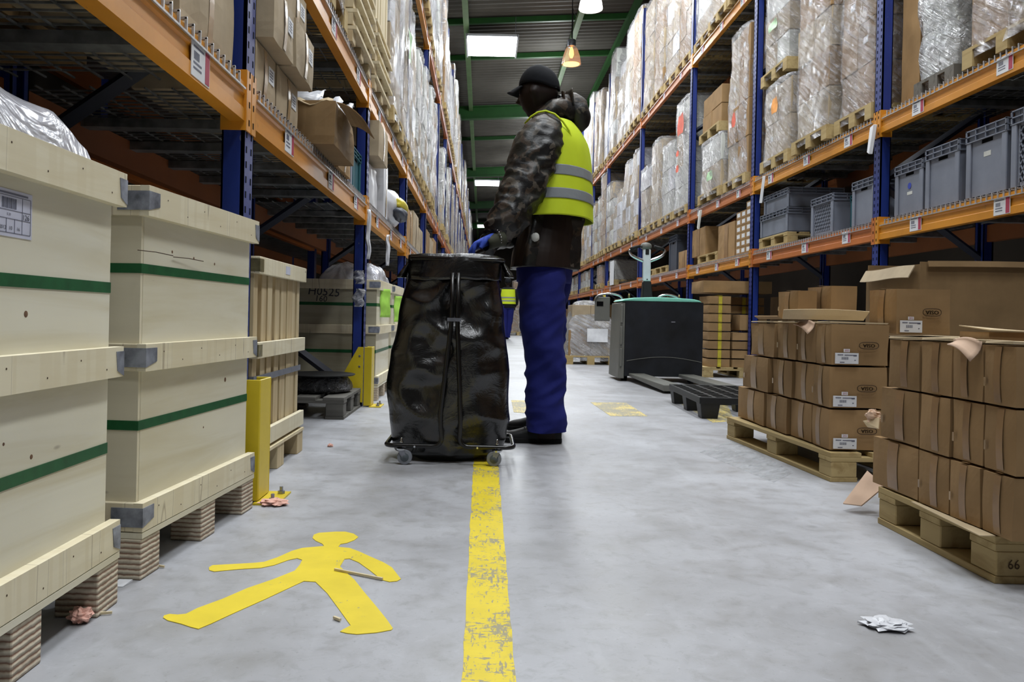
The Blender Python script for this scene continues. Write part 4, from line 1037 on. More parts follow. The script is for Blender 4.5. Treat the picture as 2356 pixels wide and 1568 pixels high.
# ---------------------------------------------------------------- grey stacking crates on the right rack
def euro_crate(label, y0, y1, z, h, mat='crate_grey', lattice=False, sticker=None, x=None, d=.4, group='grey plastic crates on the right rack'):
    x = XRF+.03 if x is None else x
    R = thing('plastic_crate', label, 'plastic crate', (x+d/2, (y0+y1)/2, z), 0, group)
    m = M[mat]; rim = .18*h if h > .25 else .06
    ins = .014
    b = MB(); zr = z+h-rim
    if not lattice: b.box(x+ins, x+ins+.004, y0+ins, y1-ins, z+.003, z+h)
    else:
        b.box(x+ins, x+ins+.004, y0+ins, y0+.065, z+.003, z+h); b.box(x+ins, x+ins+.004, y1-.065, y1-ins, z+.003, z+h); b.box(x+ins, x+ins+.004, y0+.06, y1-.06, z+h-rim*1.2, z+h); b.box(x+ins, x+ins+.004, y0+.06, y1-.06, z+.003, z+.03)
    b.box(x+d-ins-.004, x+d-ins, y0+ins, y1-ins, z+.003, z+h); b.box(x+ins, x+d-ins, y0+ins, y0+ins+.004, z+.003, z+h); b.box(x+ins, x+d-ins, y1-ins-.004, y1-ins, z+.003, z+h)
    b.box(x+ins, x+d-ins, y0+ins, y1-ins, z, z+.008); b.build('body', m, R)
    b = MB()                             # ribbed rim: three ledges joined by uprights, corner pillars
    for zz in (z+h-.005, z+h-rim*.52, z+h-rim): 
        b.box(x, x+ins, y0, y1, zz-.003, zz+.003); b.box(x+d-ins, x+d, y0, y1, zz-.003, zz+.003); b.box(x+ins, x+d-ins, y0, y0+ins, zz-.003, zz+.003); b.box(x+ins, x+d-ins, y1-ins, y1, zz-.003, zz+.003)
    n = max(3, int((y1-y0)/.09))
    for k in range(n+1):
        y = y0+.002+(y1-y0-.008)*k/n; b.box(x, x+ins, y, y+.004, z+h-rim, z+h)
    for k in range(5):
        xx = x+(d-.004)*k/4
        for yy in (y0, y1-ins): b.box(xx, xx+.004, yy, yy+ins, z+h-rim, z+h)
    b.build('rim', m, R)
    for yy in (y0, y1-.052):
        b = MB(); b.box(x+.003, x+ins, yy+.004, yy+.048, z+.004, z+h-rim); b.build('corner_pillar', m, R, bevel=.003)
    if lattice:
        b = MB(); ya, yb2, za, zb = y0+.062, y1-.062, z+.028, z+h-rim*1.2
        st = .028; k = -20
        for s in (1, -1):
            for k in range(-30, 60):
                c0 = ya + k*st*1.2; pts = []
                for zz in (za, zb):
                    pts.append((c0 + s*(zz-za)*.55 if s > 0 else c0 + (zb-zz)*.55 - (zb-za)*0, zz))
                (a0, z0_), (a1, z1_) = pts
                lo, hi = min(a0, a1), max(a0, a1)
                if hi <= ya or lo >= yb2: continue
                def clip(a, za_, c, zc):
                    t0, t1 = 0.0, 1.0; dd = c-a
                    if dd > 0: t0, t1 = max(0, (ya-a)/dd), min(1, (yb2-a)/dd)
                    elif dd < 0: t0, t1 = max(0, (yb2-a)/dd), min(1, (ya-a)/dd)
                    return (a+dd*t0, za_+(zc-za_)*t0, a+dd*t1, za_+(zc-za_)*t1) if t1 > t0 else None
                r = clip(a0, z0_, a1, z1_)
                if r: b.bar((x+ins, r[0], r[1]), (x+ins, r[2], r[3]), .006, .004, (1, 0, 0))
        b.build('lattice_panel', m, R)
        b = MB(); b.box(x+.05, x+d-.05, y0+.05, y1-.05, z+.01, z+h*.8); b.build('inner_liner', M['crate_dark'], R)
    else:
        b = MB(); yc = (y0+y1)/2; b.box(x+ins-.0012, x+ins, yc-.05, yc+.05, z+h-rim*1.35, z+h-rim*1.02) if h > .25 else b.box(x+ins-.0012, x+ins, yc-.04, yc+.04, z+h-.05, z+h-.03); b.build('hand_hole', M['hole_black'], R)
    if sticker:
        yc = (y0+y1)/2
        if 'blue' in sticker: b = MB(); b.lathe((x+ins-.001, yc, z+h*.55), [(.022, 0), (.022, -.001)], 16, 'x'); b.build('round_sticker', M['sticker_blue'], R)
        b = MB(); b.box(x+ins-.001, x+ins, yc-.035, yc+.03, z+h*(.38 if 'blue' in sticker else .56), z+h*(.44 if 'blue' in sticker else .63)); b.build('paper_label', M['poly_grey'], R)
    return R
zd = DECK[0]+.016
pxy = lambda px: atz(px, XRF+.03, zd+.2)
def cr(label, p0, p1, h, **kw): return euro_crate(label, pxy(p1)+.004, pxy(p0)-.004, zd, h, **kw)
cr('grey plastic crate with blue round sticker just right of the blue rack post', 2056, 2123, .36, sticker='blue')
cr('plain grey plastic crate, second right of the blue rack post', 2126, 2206, .40)
cr('tall grey plastic crate with small white label, third right of the blue rack post', 2219, 2316, .42, sticker='white')
cr('grey lattice-sided plastic crate cut off by the photo\'s right edge', 2322, 2420, .44, lattice=True)
cr('plain grey plastic crate just left of the blue rack post', 1958, 2012, .36)
cr('grey lattice-sided plastic crate left of the blue rack post', 1864, 1916, .34, lattice=True, d=.5)
euro_crate('teal plastic crate between the lattice crate and the plain grey crate', pxy(1955), pxy(1925), zd, .30, 'crate_teal', x=XRF+.14)
R = thing('wooden_pallet', 'wooden pallet under the two stacked dark grey crates on the right rack', 'pallet', (XRF+.02, 7.66, zd)); T = Matrix.Translation((XRF+.03, 7.62, zd)) @ Matrix.Scale(-1, 4, (1, 0, 0)); euro_pallet(R, T, .78, .6)
euro_crate('lower of two stacked grey crates on a pallet on the right rack', 7.63, 8.38, zd+.118, .24, 'crate_grey', d=.6)
euro_crate('upper dark grey crate stacked on another on the right rack', 7.66, 8.34, zd+.36, .20, 'crate_grey', x=XRF+.05, d=.55)
# ---------------------------------------------------------------- near loads on the right rack's middle shelf
zm = DECK[1]+.016
def rload(label, p0, p1, h, seed, z=None, d=.84, proud=.02, zr=.6, **kw):
    z = zm if z is None else z
    ya, yb = atz(p1, XRF-proud, z+zr), atz(p0, XRF-proud, z+zr)
    g = kw.pop('group', None)
    return wrapped_load(kw.pop('name', 'wrapped_pallet'), label, (XRF-proud+d/2, (ya+yb)/2, z), PI, yb-ya-.03, d, h, seed, g, **kw)
rload('film-wrapped cartons on a yellowish pallet in the photo\'s upper right corner', 2208, 2420, 1.7, 3, split=True, mats=('cardboard', 'cardboard_dark'), taps=None)
rload('lumpy sacks wrapped in grey film on the right rack, right of the blue post', 2098, 2200, 1.75, 5, lumps=.05, mats=('poly_grey',), fmat='stretch_film_thick', taper=.05, proud=-.06, taps=[(-.1, 1.15, .12, .12, 'sticker_orange', 'orange_sheet')], pallet='grey_wood', amp=.02)
rload('tall brown film-wrapped carton stack just left of the near blue post', 1916, 2008, 1.85, 7, split=True, mats=('cardboard', 'cardboard_dark'), cols=2)
rload('tall film-wrapped column with a bare brown corner, centre of three', 1818, 1904, 1.85, 9, split=True, mats=('cardboard', 'cardboard_grey'), taper=.0, proud=.06)
rload('lower film-wrapped carton block with orange sheet on the right rack', 1746, 1814, .86, 11, split=True, mats=('cardboard_grey',), taps=[(.05, .62, .13, .16, 'sticker_orange', 'orange_sheet')])
rload('film-wrapped load stacked above the block with the orange sheet', 1748, 1812, .98, 13, z=zm+.93, zr=.5, mats=('cardboard_grey', 'poly_grey'), taps=[(.0, .55, .2, .1, 'sheet_green', 'green_sheet')], proud=.0)
rload('tall film-wrapped column left of the second blue post, pink sheet on it', 1662, 1716, 1.84, 15, split=True, mats=('cardboard_grey', 'cardboard'), taper=.06, taps=[(.0, .8, .09, .18, 'cloth_red', 'pink_sheet')], layers=4, amp=.03)
rload('lower green-tinged film-wrapped block beside the column with the pink sheet', 1604, 1656, .80, 17, mats=('poly_grey', 'cardboard_grey'), taps=[(.1, .3, .2, .12, 'sheet_green', 'green_sheet')], proud=.04)
R = rload('upper wooden pallet and carton on the green-tinged wrapped block', 1606, 1654, .62, 19, z=zm+.85, zr=.3, mats=('cardboard',), film=False, proud=.0, name='stacked_pallet')
ys = bay_slots(14.8-3.6+.0, 14.8, 4)
for k, (lb, h, sd, tp, kw) in enumerate((
        ('film-wrapped stack with red cloth right beside the third blue rack post', 1.72, 21, [(.05, 1.35, .3, .3, 'cloth_red', 'red_cloth'), (-.1, .95, .1, .1, 'cloth_red', 'red_tag'), (-.1, .72, .1, .12, 'cloth_red', 'red_tag')], dict(mats=('cardboard_grey', 'poly_grey'))),
        ('grey film-wrapped stack, second in the bay behind the red cloth', 1.25, 23, None, dict(mats=('poly_white', 'poly_grey'))),
        ('bright film-wrapped stack, third in the bay behind the red cloth', 1.5, 25, None, dict(mats=('cardboard_grey',))),
        ('low film-wrapped stack at the far end of the red cloth bay', 1.2, 27, None, dict(mats=('poly_white', 'cardboard_grey'))))):
    y, w2 = ys[k]; wrapped_load('wrapped_pallet', lb, (XRF-.03+.42, y, zm), PI, w2, .84, h, sd, G['R', 1], taps=tp, **kw)
# dark tall carton deep on the first right bay
carton('dark tall carton deep on the middle right shelf behind the blue post', 3.05, 3.55, 5.52, 5.76, zm, zm+1.2, 121, None, '')
# ---------------------------------------------------------------- goods on the lowest right shelf farther along
def shelf_box(label, p0, p1, h, seed, mat='cardboard', x=None, d=.35, dz=0.0, grp='cardboard boxes on the lowest right shelf'):
    x = XRF+.04 if x is None else x
    ya, yb = atz(p1, x, zd+.1), atz(p0, x, zd+.1)
    return carton(label, x, x+d, ya, yb, zd+dz, zd+dz+h, seed, grp, 'w', False, False, mat=mat)
k = 0
for col in range(3):                      # pile of small white-labelled boxes next to the second post
    for row in range(6 if col else 7):
        ya = 8.66+col*.17
        R = thing('small_box', 'small labelled box, %s up, %s column beyond the second right post' % (ORD[row], ('nearest', 'middle', 'farthest')[col]), 'box', (XRF+.15, ya, zd), 0, 'small labelled boxes on the lowest right shelf')
        b = MB(); b.box(XRF+.03, XRF+.33, ya, ya+.16, zd+row*.083, zd+row*.083+.08); b.build('body', M['cardboard'], R, bevel=.002)
        b = MB(); b.box(XRF+.029, XRF+.03, ya+.03, ya+.13, zd+row*.083+.02, zd+row*.083+.065); b.build('end_label', M['paper_white'], R)
shelf_box('open brown carton with upright flap on the lowest right shelf', 1652, 1690, .42, 131, d=.45)
shelf_box('brown carton on a pallet behind the pallet truck handle, lowest right shelf', 1592, 1622, .38, 133, dz=.118)
for lb, y in (('wooden pallet under brown cartons on the lowest right shelf, beyond the small boxes', 9.9), ('wooden pallet on the lowest right shelf behind the pallet truck handle', 12.6), ('wooden pallet on the lowest right shelf, farther beyond the pallet truck handle', 13.6)):
    R = thing('wooden_pallet', lb, 'pallet', (XRF+.02, y, zd)); euro_pallet(R, Matrix.Translation((XRF+.03, y, zd)) @ Matrix.Scale(-1, 4, (1, 0, 0)), .9, .7)
euro_crate('stack-high dark grey crate right of the pallet truck handle', 11.98, 12.48, zd, .55, 'crate_dark', d=.5)
carton('brown carton with pale flap between dark crate and post, lowest right shelf', XRF+.04, XRF+.4, 11.32, 11.88, zd, zd+.26, 137, 'cardboard boxes on the lowest right shelf')
wrapped_load('wrapped_pallet', 'film-wrapped tall load on the lowest right shelf far behind the worker', (XRF+.40, 20.0, zd), PI, .9, .8, .57, 31, G['R', 0], mats=('cardboard',))
wrapped_load('wrapped_pallet', 'film-wrapped load with red bag on the lowest right shelf behind the worker\'s back', (XRF+.40, 18.0, zd), PI, .9, .8, .57, 33, G['R', 0], mats=('cardboard', 'poly_grey'))
# cards and rolls hanging at the right beams
for lb, px, py, y, w2, h, mt in (('white pad of papers hanging at the near blue right post', 2004, 322, 5.72, .09, .19, 'paper_white'), ('grey pad of papers hanging at the third right post', 1609, 505, 11.0, .13, .23, 'poly_grey'), ('bundle of white strips hanging on the second right post', 1756, 435, 8.40, .06, .25, 'paper_white')):
    c = onx(px, py, XRF-.03); b = MB()
    b.hexa([(XRF-.09, c.y-w2, c.z-h/2-.03), (XRF-.06, c.y-w2, c.z-h/2-.03), (XRF-.03, c.y, c.z-h/2), (XRF-.06, c.y, c.z-h/2), (XRF-.06, c.y-w2, c.z+h/2), (XRF-.03, c.y-w2, c.z+h/2), (XRF-.012, c.y, c.z+h/2), (XRF-.04, c.y, c.z+h/2)])
    tag(b.build('paper_pad', M[mt], None, bevel=.003), lb, 'paper pad')
c = onx(1409, 628, XRF-.02); b = MB(); b.box(XRF-.035, XRF-.03, c.y-.25, c.y+.25, c.z-.27, c.z+.27); tag(b.build('notice_sheet', M['paper_white']), 'white notice sheet hanging beside a far blue post left of the pallet truck handle', 'notice')
# ---------------------------------------------------------------- floor level on the right
def bundle(label, x0, x1, y0, y1, z0, z1, seed):
    R = thing('carton_bundle', label, 'carton', ((x0+x1)/2, (y0+y1)/2, z0), 0, 'strapped flat cartons right of the pallet truck')
    b = MB(); lump_box(b, x0, x1, y0, y1, z0, z1, 4, .005, .004, seed); b.build('body', M['cardboard'], R)
    xm = x0+(x1-x0)*.5; b = MB(); b.box(xm-.02, xm+.02, y0-.012, y0-.010, z0, z1); b.box(xm-.02, xm+.02, y0-.01, y1, z1+.007, z1+.009); b.build('strap', M['strap_yellow'], R)
R = thing('wooden_pallet', 'wooden pallet under the strapped flat cartons right of the pallet truck', 'pallet', (2.46, 8.62, 0)); euro_pallet(R, Matrix.Translation((2.46, 8.66, 0)) @ Matrix.Scale(-1, 4, (1, 0, 0)), .8, .9)
for j in range(4): bundle('flat carton with yellow strap, %s from the bottom, front column right of the pallet truck' % ORD[j], 2.78, 3.20, 8.68, 9.0, .117+j*.10, .117+j*.10+.086, 141+j)
for j in range(8): bundle('flat carton, %s from the bottom, column standing next to the pallet truck\'s right edge' % ORD[j], 2.52, 2.76, 8.70, 9.1, .117+j*.10, .117+j*.10+.086, 151+j)
for j in range(4): bundle('flat carton with yellow strap, %s from the top, rear column right of the pallet truck' % ORD[3-j], 2.78, 3.25, 9.04, 9.4, .517+j*.10, .517+j*.10+.086, 161+j)
carton('pale carton lying askew on the front strapped column', 2.86, 3.16, 8.69, 8.98, .53, .70, 171, None, '')
carton('long carton lying on top of the strapped columns beside the pallet truck', 2.48, 3.25, 8.8, 9.3, .945, 1.08, 173, None, '')
carton('tall upright brown carton between the strapped cartons and the second right post', 3.42, 3.75, 8.75, 9.3, .0, .92, 175, None, '')
wrapped_load('wrapped_pallet', 'low film-wrapped carton load on the floor left of the pallet truck', (1.48, 10.98, 0), -PI/2, .70, .80, .83, 35, None, taper=.42, mats=('cardboard_grey', 'cardboard'), fmat='stretch_film_thick', taps=[(.08, .40, .28, .18, 'paper_white', 'paper_sheet')], amp=.02)
for nm, x, y, w2, h, sd in (('film-wrapped load standing far down the aisle left of the second worker', .62, 31, .8, 1.7, 37), ('second film-wrapped load far down the aisle beside the second worker', 1.5, 30, .8, 2.0, 39), ('brown carton load far down the aisle behind the second worker\'s legs', 1.25, 27.5, .8, .9, 43)):
    wrapped_load('wrapped_pallet', nm, (x, y, 0), -PI/2, w2, .8, h, sd, None, mats=('cardboard', 'cardboard_grey'), nu=40, nv=12)
# under the right rack: stored loads in the shade
for lb, x, y, w2, h, sd in (('brown carton load on the floor under the fourth right bay', XRF+.44, 12.6, 1.0, .95, 51), ('brown carton load on the floor under the fifth right bay', XRF+.44, 16.2, 1.1, 1.05, 53), ('stacked brown cartons under the far right rack near the striped guard', XRF+.40, 19.9, .9, 1.0, 55), ('brown carton load in the shade of the sixth right bay', XRF+.44, 17.5, 1.0, 1.1, 57)):
    wrapped_load('carton_load', lb, (x, y, 0), PI, w2, .8, h, sd, None, film=False, mats=('cardboard', 'cardboard_dark'), split=False)
for i in range(7, 19):
    for nth, (y, w2) in enumerate(bay_slots(RY[i], RY[i+1])):
        r = wrapped_load('carton_load', 'brown carton load on the floor under the right rack, %s one in the %s bay' % (('nearest', 'middle', 'farthest')[nth], ORD[i-1]), (XRF+.43, y, 0), PI, w2-.04, .8, .9+.2*rl.random(), 200+i*3+nth, 'carton loads under the right rack', film=False, mats=('cardboard', 'cardboard_grey')) if i < 8 else copy_tree(r, (XRF+.43, y, 0), PI, 'brown carton load on the floor under the right rack, %s one in the %s bay' % (('nearest', 'middle', 'farthest')[nth], ORD[i-1]), 'carton loads under the right rack')
for i in range(7, 19):                    # lowest shelf far along
    for nth, (y, w2) in enumerate(bay_slots(RY[i], RY[i+1])):
        lb = 'low wrapped load on the lowest right shelf, %s one in the %s bay' % (('nearest', 'middle', 'farthest')[nth], ORD[i-1])
        lo = wrapped_load('wrapped_pallet', lb, (XRF+.41, y, zd), PI, w2-.02, .8, .57, 400+nth, G['R', 0], mats=('cardboard', 'poly_grey')) if (i, nth) == (7, 0) else copy_tree(lo, (XRF+.41+rl.uniform(-.03, .03), y, zd), PI, lb, G['R', 0])
# ---------------------------------------------------------------- goods on the left rack's lowest shelf
zl = DECK[0]+.016
def lbox(label, y0, y1, z0, z1, seed, xo=0.02, d=.4, mat='cardboard_grey', rot=0.0, lab=True, grp='cartons on the lowest left shelf'):
    """carton whose marked side faces the aisle (+x)"""
    x1 = XLF + xo
    R = thing('carton', label, 'carton', (x1-d/2, (y0+y1)/2, z0), 0, grp)
    b = MB(); lump_box(b, x1-d, x1, y0, y1, z0, z1, 7, .005, .006, seed); b.build('body', M[mat], R)
    yc = (y0+y1)/2
    b = MB(); b.grid(lambda u, v: (x1+.0035+.006*(1-(2*v-1)**2), yc-.02+.04*u, z0+.006+(z1-z0-.008)*v), 2, 6); b.build('packing_tape', M['clear_tape'], R)
    if lab:
        b = MB(); ly = y0+(y1-y0)*.62; b.mat(0).box(x1+.006, x1+.0085, ly, ly+.075, z0+(z1-z0)*.45, z0+(z1-z0)*.45+.06)
        for k in range(4): b.mat(1).box(x1+.0085, x1+.009, ly+.012, ly+.055, z0+(z1-z0)*.45+.012+k*.011, z0+(z1-z0)*.45+.016+k*.011)
        b.build('carton_label', [M['paper_white'], M['ink_soft']], R)
    R.rotation_euler.z = rot
    return R
for k, (y0, y1, z0, z1) in enumerate(((2.10, 2.54, zl, zl+.27), (2.14, 2.55, zl+.275, zl+.56), (1.62, 2.06, zl, zl+.30), (1.1, 1.58, zl, zl+.34))):
    lbox(('carton just left of the near left blue post, bottom one', 'upper carton just left of the near left blue post', 'carton second from the near left blue post, above the location card', 'carton farther left on the near shelf, seen through the mesh')[k], y0, y1, z0, z1, 210+k, xo=-.03, lab=k == 9)
for r in range(3):
    for c in range(2):
        lbox('carton in the leaning stack right of the near left blue post, %s row, %s column' % (ROWN[r], ('left', 'right')[c]), (2.75, 3.08)[c]+.04*r, (3.06, 3.43)[c]+.04*r, zl+r*.205, zl+r*.205+.196, 220+r*2+c, xo=(-.03, .03, -.02)[r], d=.42, rot=(0, .02, -.02)[r])
# open carton hanging out over the beam, white sheets spilling from it
R = thing('open_carton', 'torn open brown carton spilling white paper, jutting over the left beam', 'carton', (-.80, 3.85, zl), -.1)
b = MB(); x0, x1, y0, y1, z0, z1 = -.93, -.70, 3.60, 4.12, zl+.002, zl+.20; th = .006
for bx in ((x0, x1, y0, y0+th), (x0, x1, y1-th, y1), (x0, x0+th, y0+th, y1-th), (x1-th, x1, y0+th, y1-th)): lump_box(b, bx[0], bx[1], bx[2], bx[3], z0, z1, 5, .012, 0, 3)
b.box(x0, x1, y0, y1, z0, z0+.006); b.build('walls', M['cardboard_dark'], R)
b = MB(); b.grid(lambda u, v: (x1+.005+.11*v, y0+.02+(y1-y0-.1)*u+.05*v, z1+.0+.005*math.sin(u*5)-.055*v*v), 6, 4); b.build('side_flap', M['cardboard'], R, solid=.004)
b = MB(); b.grid(lambda u, v: (x0+.01+(x1-x0-.02)*u, y0-.004+.03*v, z1-.01+.02*v+.012*math.sin(u*9)), 8, 2); b.build('torn_edge', M['cardboard_in'], R, solid=.004)
for k, (xx, yy, zz, a) in enumerate(((-.92, 3.66, .10, .3), (-.86, 3.80, .12, -.4), (-.83, 3.95, .10, .2))):
    MB().grid(lambda u, v: (xx+.16*u-.03, yy+.16*v+.02*u, z1-.03+zz*(.4+v*.9)+.05*noise.noise(Vector((u*3+k*5, v*3, 2)))+a*.06*u), 8, 8).build('paper_sheet', M['poly_white'], R, True, solid=.001)
for k, (y0, y1, h) in enumerate(((-.6, -.12, .5), (.1, 1.0, .56), (1.1, 1.75, .5), (1.8, 2.5, .55))):
    lbox('carton deep on the nearest left shelf seen through the mesh, %s from left' % ORD[k], y0, y1, zl, zl+h, 260+k, xo=-.48, d=.34, mat='cardboard', lab=False)
lbox('carton under the torn open carton\'s flap on the lowest left shelf', 4.14, 4.52, zl, zl+.26, 231, xo=.02, mat='cardboard', lab=False)
def lcrate(label, y0, y1, h, mat, d=.4, **kw):
    R = euro_crate(label, y0, y1, zl, h, mat, x=0.0, d=d, group='plastic crates on the lowest left shelf', **kw)
    R.location.x = XLF - .03 - d/2; R.rotation_euler.z = PI; return R
lcrate('pale blue-grey plastic crate left of the second left blue post', 4.56, 4.90, .30, 'crate_grey')
lcrate('teal plastic crate touching the second left blue post', 4.92, 5.24, .28, 'crate_teal')
lbox('small carton perched on a white bundle right of the second left blue post', 5.55, 6.05, zl+.35, zl+.60, 233, xo=.04, d=.35, mat='cardboard_grey', lab=False)
R = thing('white_bundle', 'white wrapped upright bundle under the small perched carton on the left shelf', 'bundle', (-.92, 5.8, zl))
b = MB(); film_shell(b, .42, .22, 0, .30, 3.3, .02, 40, 10); b.v = [(x-.92, y+5.8, z+zl+.002) for x, y, z in b.v]; b.build('wrapped_body', M['poly_white'], R, True)
R = thing('sack', 'white sack with yellow and black goods showing, slumped on the lowest left shelf', 'sack', (-.9, 7.1, zl))
def blob(c, rx, ry, rz, seed, amp=.18, n=28, m2=18):
    b = MB(); rs = []
    for j in range(m2):
        th = PI*(j+.5)/m2
        rs.append([Vector((c[0]+rx*math.sin(th)*math.cos(2*PI*i/n)*(1+amp*noise.noise(Vector((math.sin(th)*math.cos(2*PI*i/n)*2, math.sin(th)*math.sin(2*PI*i/n)*2, math.cos(th)*2+seed)))),
                           c[1]+ry*math.sin(th)*math.sin(2*PI*i/n)*(1+amp*noise.noise(Vector((seed, math.sin(th)*math.sin(2*PI*i/n)*2, math.cos(th)*2)))),
                           c[2]+rz*math.cos(th)*(1+amp*noise.noise(Vector((i*.3, j*.3, seed)))))) for i in range(n)])
    b.rings(rs); return b
blob((-.90, 7.05, zl+.18), .16, .60, .165, 2.2).build('bag_cloth', M['poly_white'], R, True)
blob((-.755, 7.02, zl+.185), .06, .26, .07, 6.1, .3).build('yellow_goods', M['strap_yellow'], R, True)
blob((-.75, 6.95, zl+.11), .06, .26, .06, 8.1, .3).build('dark_goods', M['crate_dark'], R, True)
lbox('tall white-flapped carton left of the slumped sack on the lowest left shelf', 6.16, 6.42, zl, zl+.42, 235, xo=.0, d=.3, mat='poly_white', lab=False)
for k, (y0, y1, h, mt) in enumerate(((8.12, 8.75, .34, 'cardboard'), (8.8, 9.5, .40, 'cardboard_grey'), (9.55, 10.2, .30, 'cardboard_grey'), (10.85, 11.5, .42, 'cardboard'), (11.6, 12.3, .38, 'cardboard_grey'), (12.4, 13.1, .45, 'cardboard'))):
    lbox('carton on the lowest left shelf beyond the slumped sack, %s of six' % ORD[k], y0, y1, zl, zl+h, 240+k, xo=.0, mat=mt, lab=False)
# ---------------------------------------------------------------- middle left shelf, second to fourth bay
zk = DECK[1]+.016
def lload(label, ya, yb, h, seed, proud=.03, d=.84, **kw):
    return wrapped_load(kw.pop('name', 'wrapped_pallet'), label, (XLF+proud-d/2, (ya+yb)/2, zk), 0, yb-ya, d, h, seed, kw.pop('group', None), **kw)
for k, (ya, yb) in enumerate(((.0, .78), (.8, 1.65), (1.72, 2.5), (2.71, 3.5))):  # out-of-view loads added to darken the shelf underneath
    copy_tree(PROTO[1][k % 4], (XLF-.015-.42, (ya+yb)/2+(.05 if k < 3 else .02), zk), 0, 'film-wrapped load on the middle left shelf above the photo\'s edge, %s one' % ORD[k])
lload('film-wrapped carton load on the left rack nearest the camera, middle shelf', 3.58, 4.40, 1.8, 61, split=True, mats=('cardboard_grey', 'cardboard'), proud=.02)
lload('wrapped load with pale boards at its edge, third left bay, middle shelf', 6.28, 7.08, 1.85, 63, mats=('cardboard_grey', 'poly_white'), proud=.06)
lload('wrapped load with green sheet under its film, third left bay, middle shelf', 7.12, 7.90, 1.82, 65, mats=('poly_white', 'cardboard_grey'), proud=.05, taps=[(0, 1.0, .3, .3, 'sheet_green', 'green_sheet')])
for lb, ya, yb, h, sd in (('pale wooden crate of broken boards overhanging the second left bay, middle shelf', 4.50, 5.22, 1.55, 5), ('stack of pale broken boards and pallets in the third left bay, middle shelf', 5.42, 6.22, 1.7, 8)):
    R = thing('board_crate', lb, 'crate', (XLF-.4, (ya+yb)/2, zk), 0, 'broken board crates on the middle left shelf'); rnd = random.Random(sd)
    z = zk; k = 0
    while z < zk+.40:
        for y in (ya, (ya+yb)/2-.05, yb-.1): MB().box(XLF-.75, XLF+.02, y, y+.1, z, z+.07).build('block', M['slat_wood'], R, bevel=.002)
        MB().box(XLF-.76, XLF+.03+rnd.uniform(0, .02), ya-.0, yb, z+.071, z+.092).build('deck_board', M['pale_board'], R); z += .098
    b = MB(); b.box(XLF-.72, XLF-.03, ya+.05, yb-.05, z, zk+h); b.build('inner_carton', M['cardboard_grey'], R)
    y = ya+.03
    while y < yb-.08:
        wv = rnd.choice((.08, .10, .12)); zb = z-rnd.uniform(.0, .14)
        b = MB(); xx = XLF-.015
        n = 6; top = [(y+wv*i/n, zk+h-.02) for i in range(n+1)]; bot = [(y+wv*(n-i)/n, zb+rnd.uniform(-.05, .05)) for i in range(n+1)]
        b.prism([p for p in bot] + [p for p in top], XLF-.02+rnd.uniform(0, .012), XLF+.012, lambda u, v, w2: (w2, u, v)); b.build('board', M['pale_board'], R); y += wv + rnd.choice((.01, .05))
# far floor-level crates and loads under the left rack
kk = 0
for k in range(6, 26):
    y = 7.45+.92*(k-5)
    i = next(q for q in range(len(LY)-1) if LY[q+1] > y+.45)
    if y-.02 < LY[i]+.09 or y+.82 > LY[i+1]-.09: continue
    copy_tree(cF, (-.745, y, 0), 0, 'plywood crate far under the left rack, %s one beyond the lime-tagged pair' % ORD[kk], 'plywood crates far under the left rack'); kk += 1
for i in range(7, 20):
    for nth, (y, w2) in enumerate(bay_slots(LY[i], LY[i+1])):
        copy_tree(lo, (XLF-.41+rl.uniform(-.03, .03), y, zl), 0, 'low wrapped load on the lowest left shelf, %s one in the %s bay' % (('nearest', 'middle', 'farthest')[nth], ORD[i-1]), G['L', 0])
# ---------------------------------------------------------------- bin bag trolley
TY0, TY1, TZ = 3.25, 3.60, .078
TR = thing('bag_trolley', 'black tube trolley on four casters holding the black bin bag', 'trolley', (-.12, 3.42, 0))
def arc(pts, n=8):                        # smooth the corners of a polyline
    pts = [Vector(p) for p in pts]; out = [pts[0]]
    for i in range(1, len(pts)-1):
        a, b_, c = pts[i-1], pts[i], pts[i+1]; r = min(.045, (a-b_).length*.45, (c-b_).length*.45)
        p, q = b_+(a-b_).normalized()*r, b_+(c-b_).normalized()*r
        for k in range(n+1): t = k/n; out.append(p*(1-t)**2+b_*2*t*(1-t)+q*t*t)
    return out+[pts[-1]]
xl, xr = -.392, .142
for side, pts in (('l', [(-.15, TY1, TZ), (xl, TY1, TZ), (xl, TY0, TZ), (-.155, TY0, TZ), (-.168, TY0, .20), (-.128, TY0+.012, .60), (-.128, TY0+.012, .80)]),
                  ('r', [(-.09, TY1, TZ), (xr, TY1, TZ), (xr, TY0, TZ), (-.085, TY0, TZ), (-.082, TY0, .20), (-.104, TY0+.012, .60), (-.104, TY0+.012, .80)])):
    MB().tube(arc(pts), .0095, 10).build('frame_tube', M['black_steel'], TR, True)
    pb = [(p[0], TY1+(0 if p[2] < .1 else -.012), p[2]) for p in pts[3:]]
    MB().tube(arc([(pts[3][0]+(.0), TY1, TZ)]+pb[1:]), .0095, 8).build('frame_tube', M['black_steel'], TR, True)
MB().bar((-.145, TY0-.012, .605), (-.088, TY0-.012, .605), .012, .014).build('clamp', M['zinc'], TR)
MB().tube(arc([(-.305, TY0+.04, .86), (.085, TY0+.04, .86), (.085, TY1-.02, .86), (-.305, TY1-.02, .86), (-.305, TY0+.04, .86)]), .008, 8).build('bag_hoop', M['black_steel'], TR, True)
for x in (-.27, -.03): MB().lathe((x+(0 if x < -.1 else .02), TY0-.0115, TZ-.001), [(.0055, 0), (.004, -.003)], 10, 'y').build('screw', M['chrome'], TR)
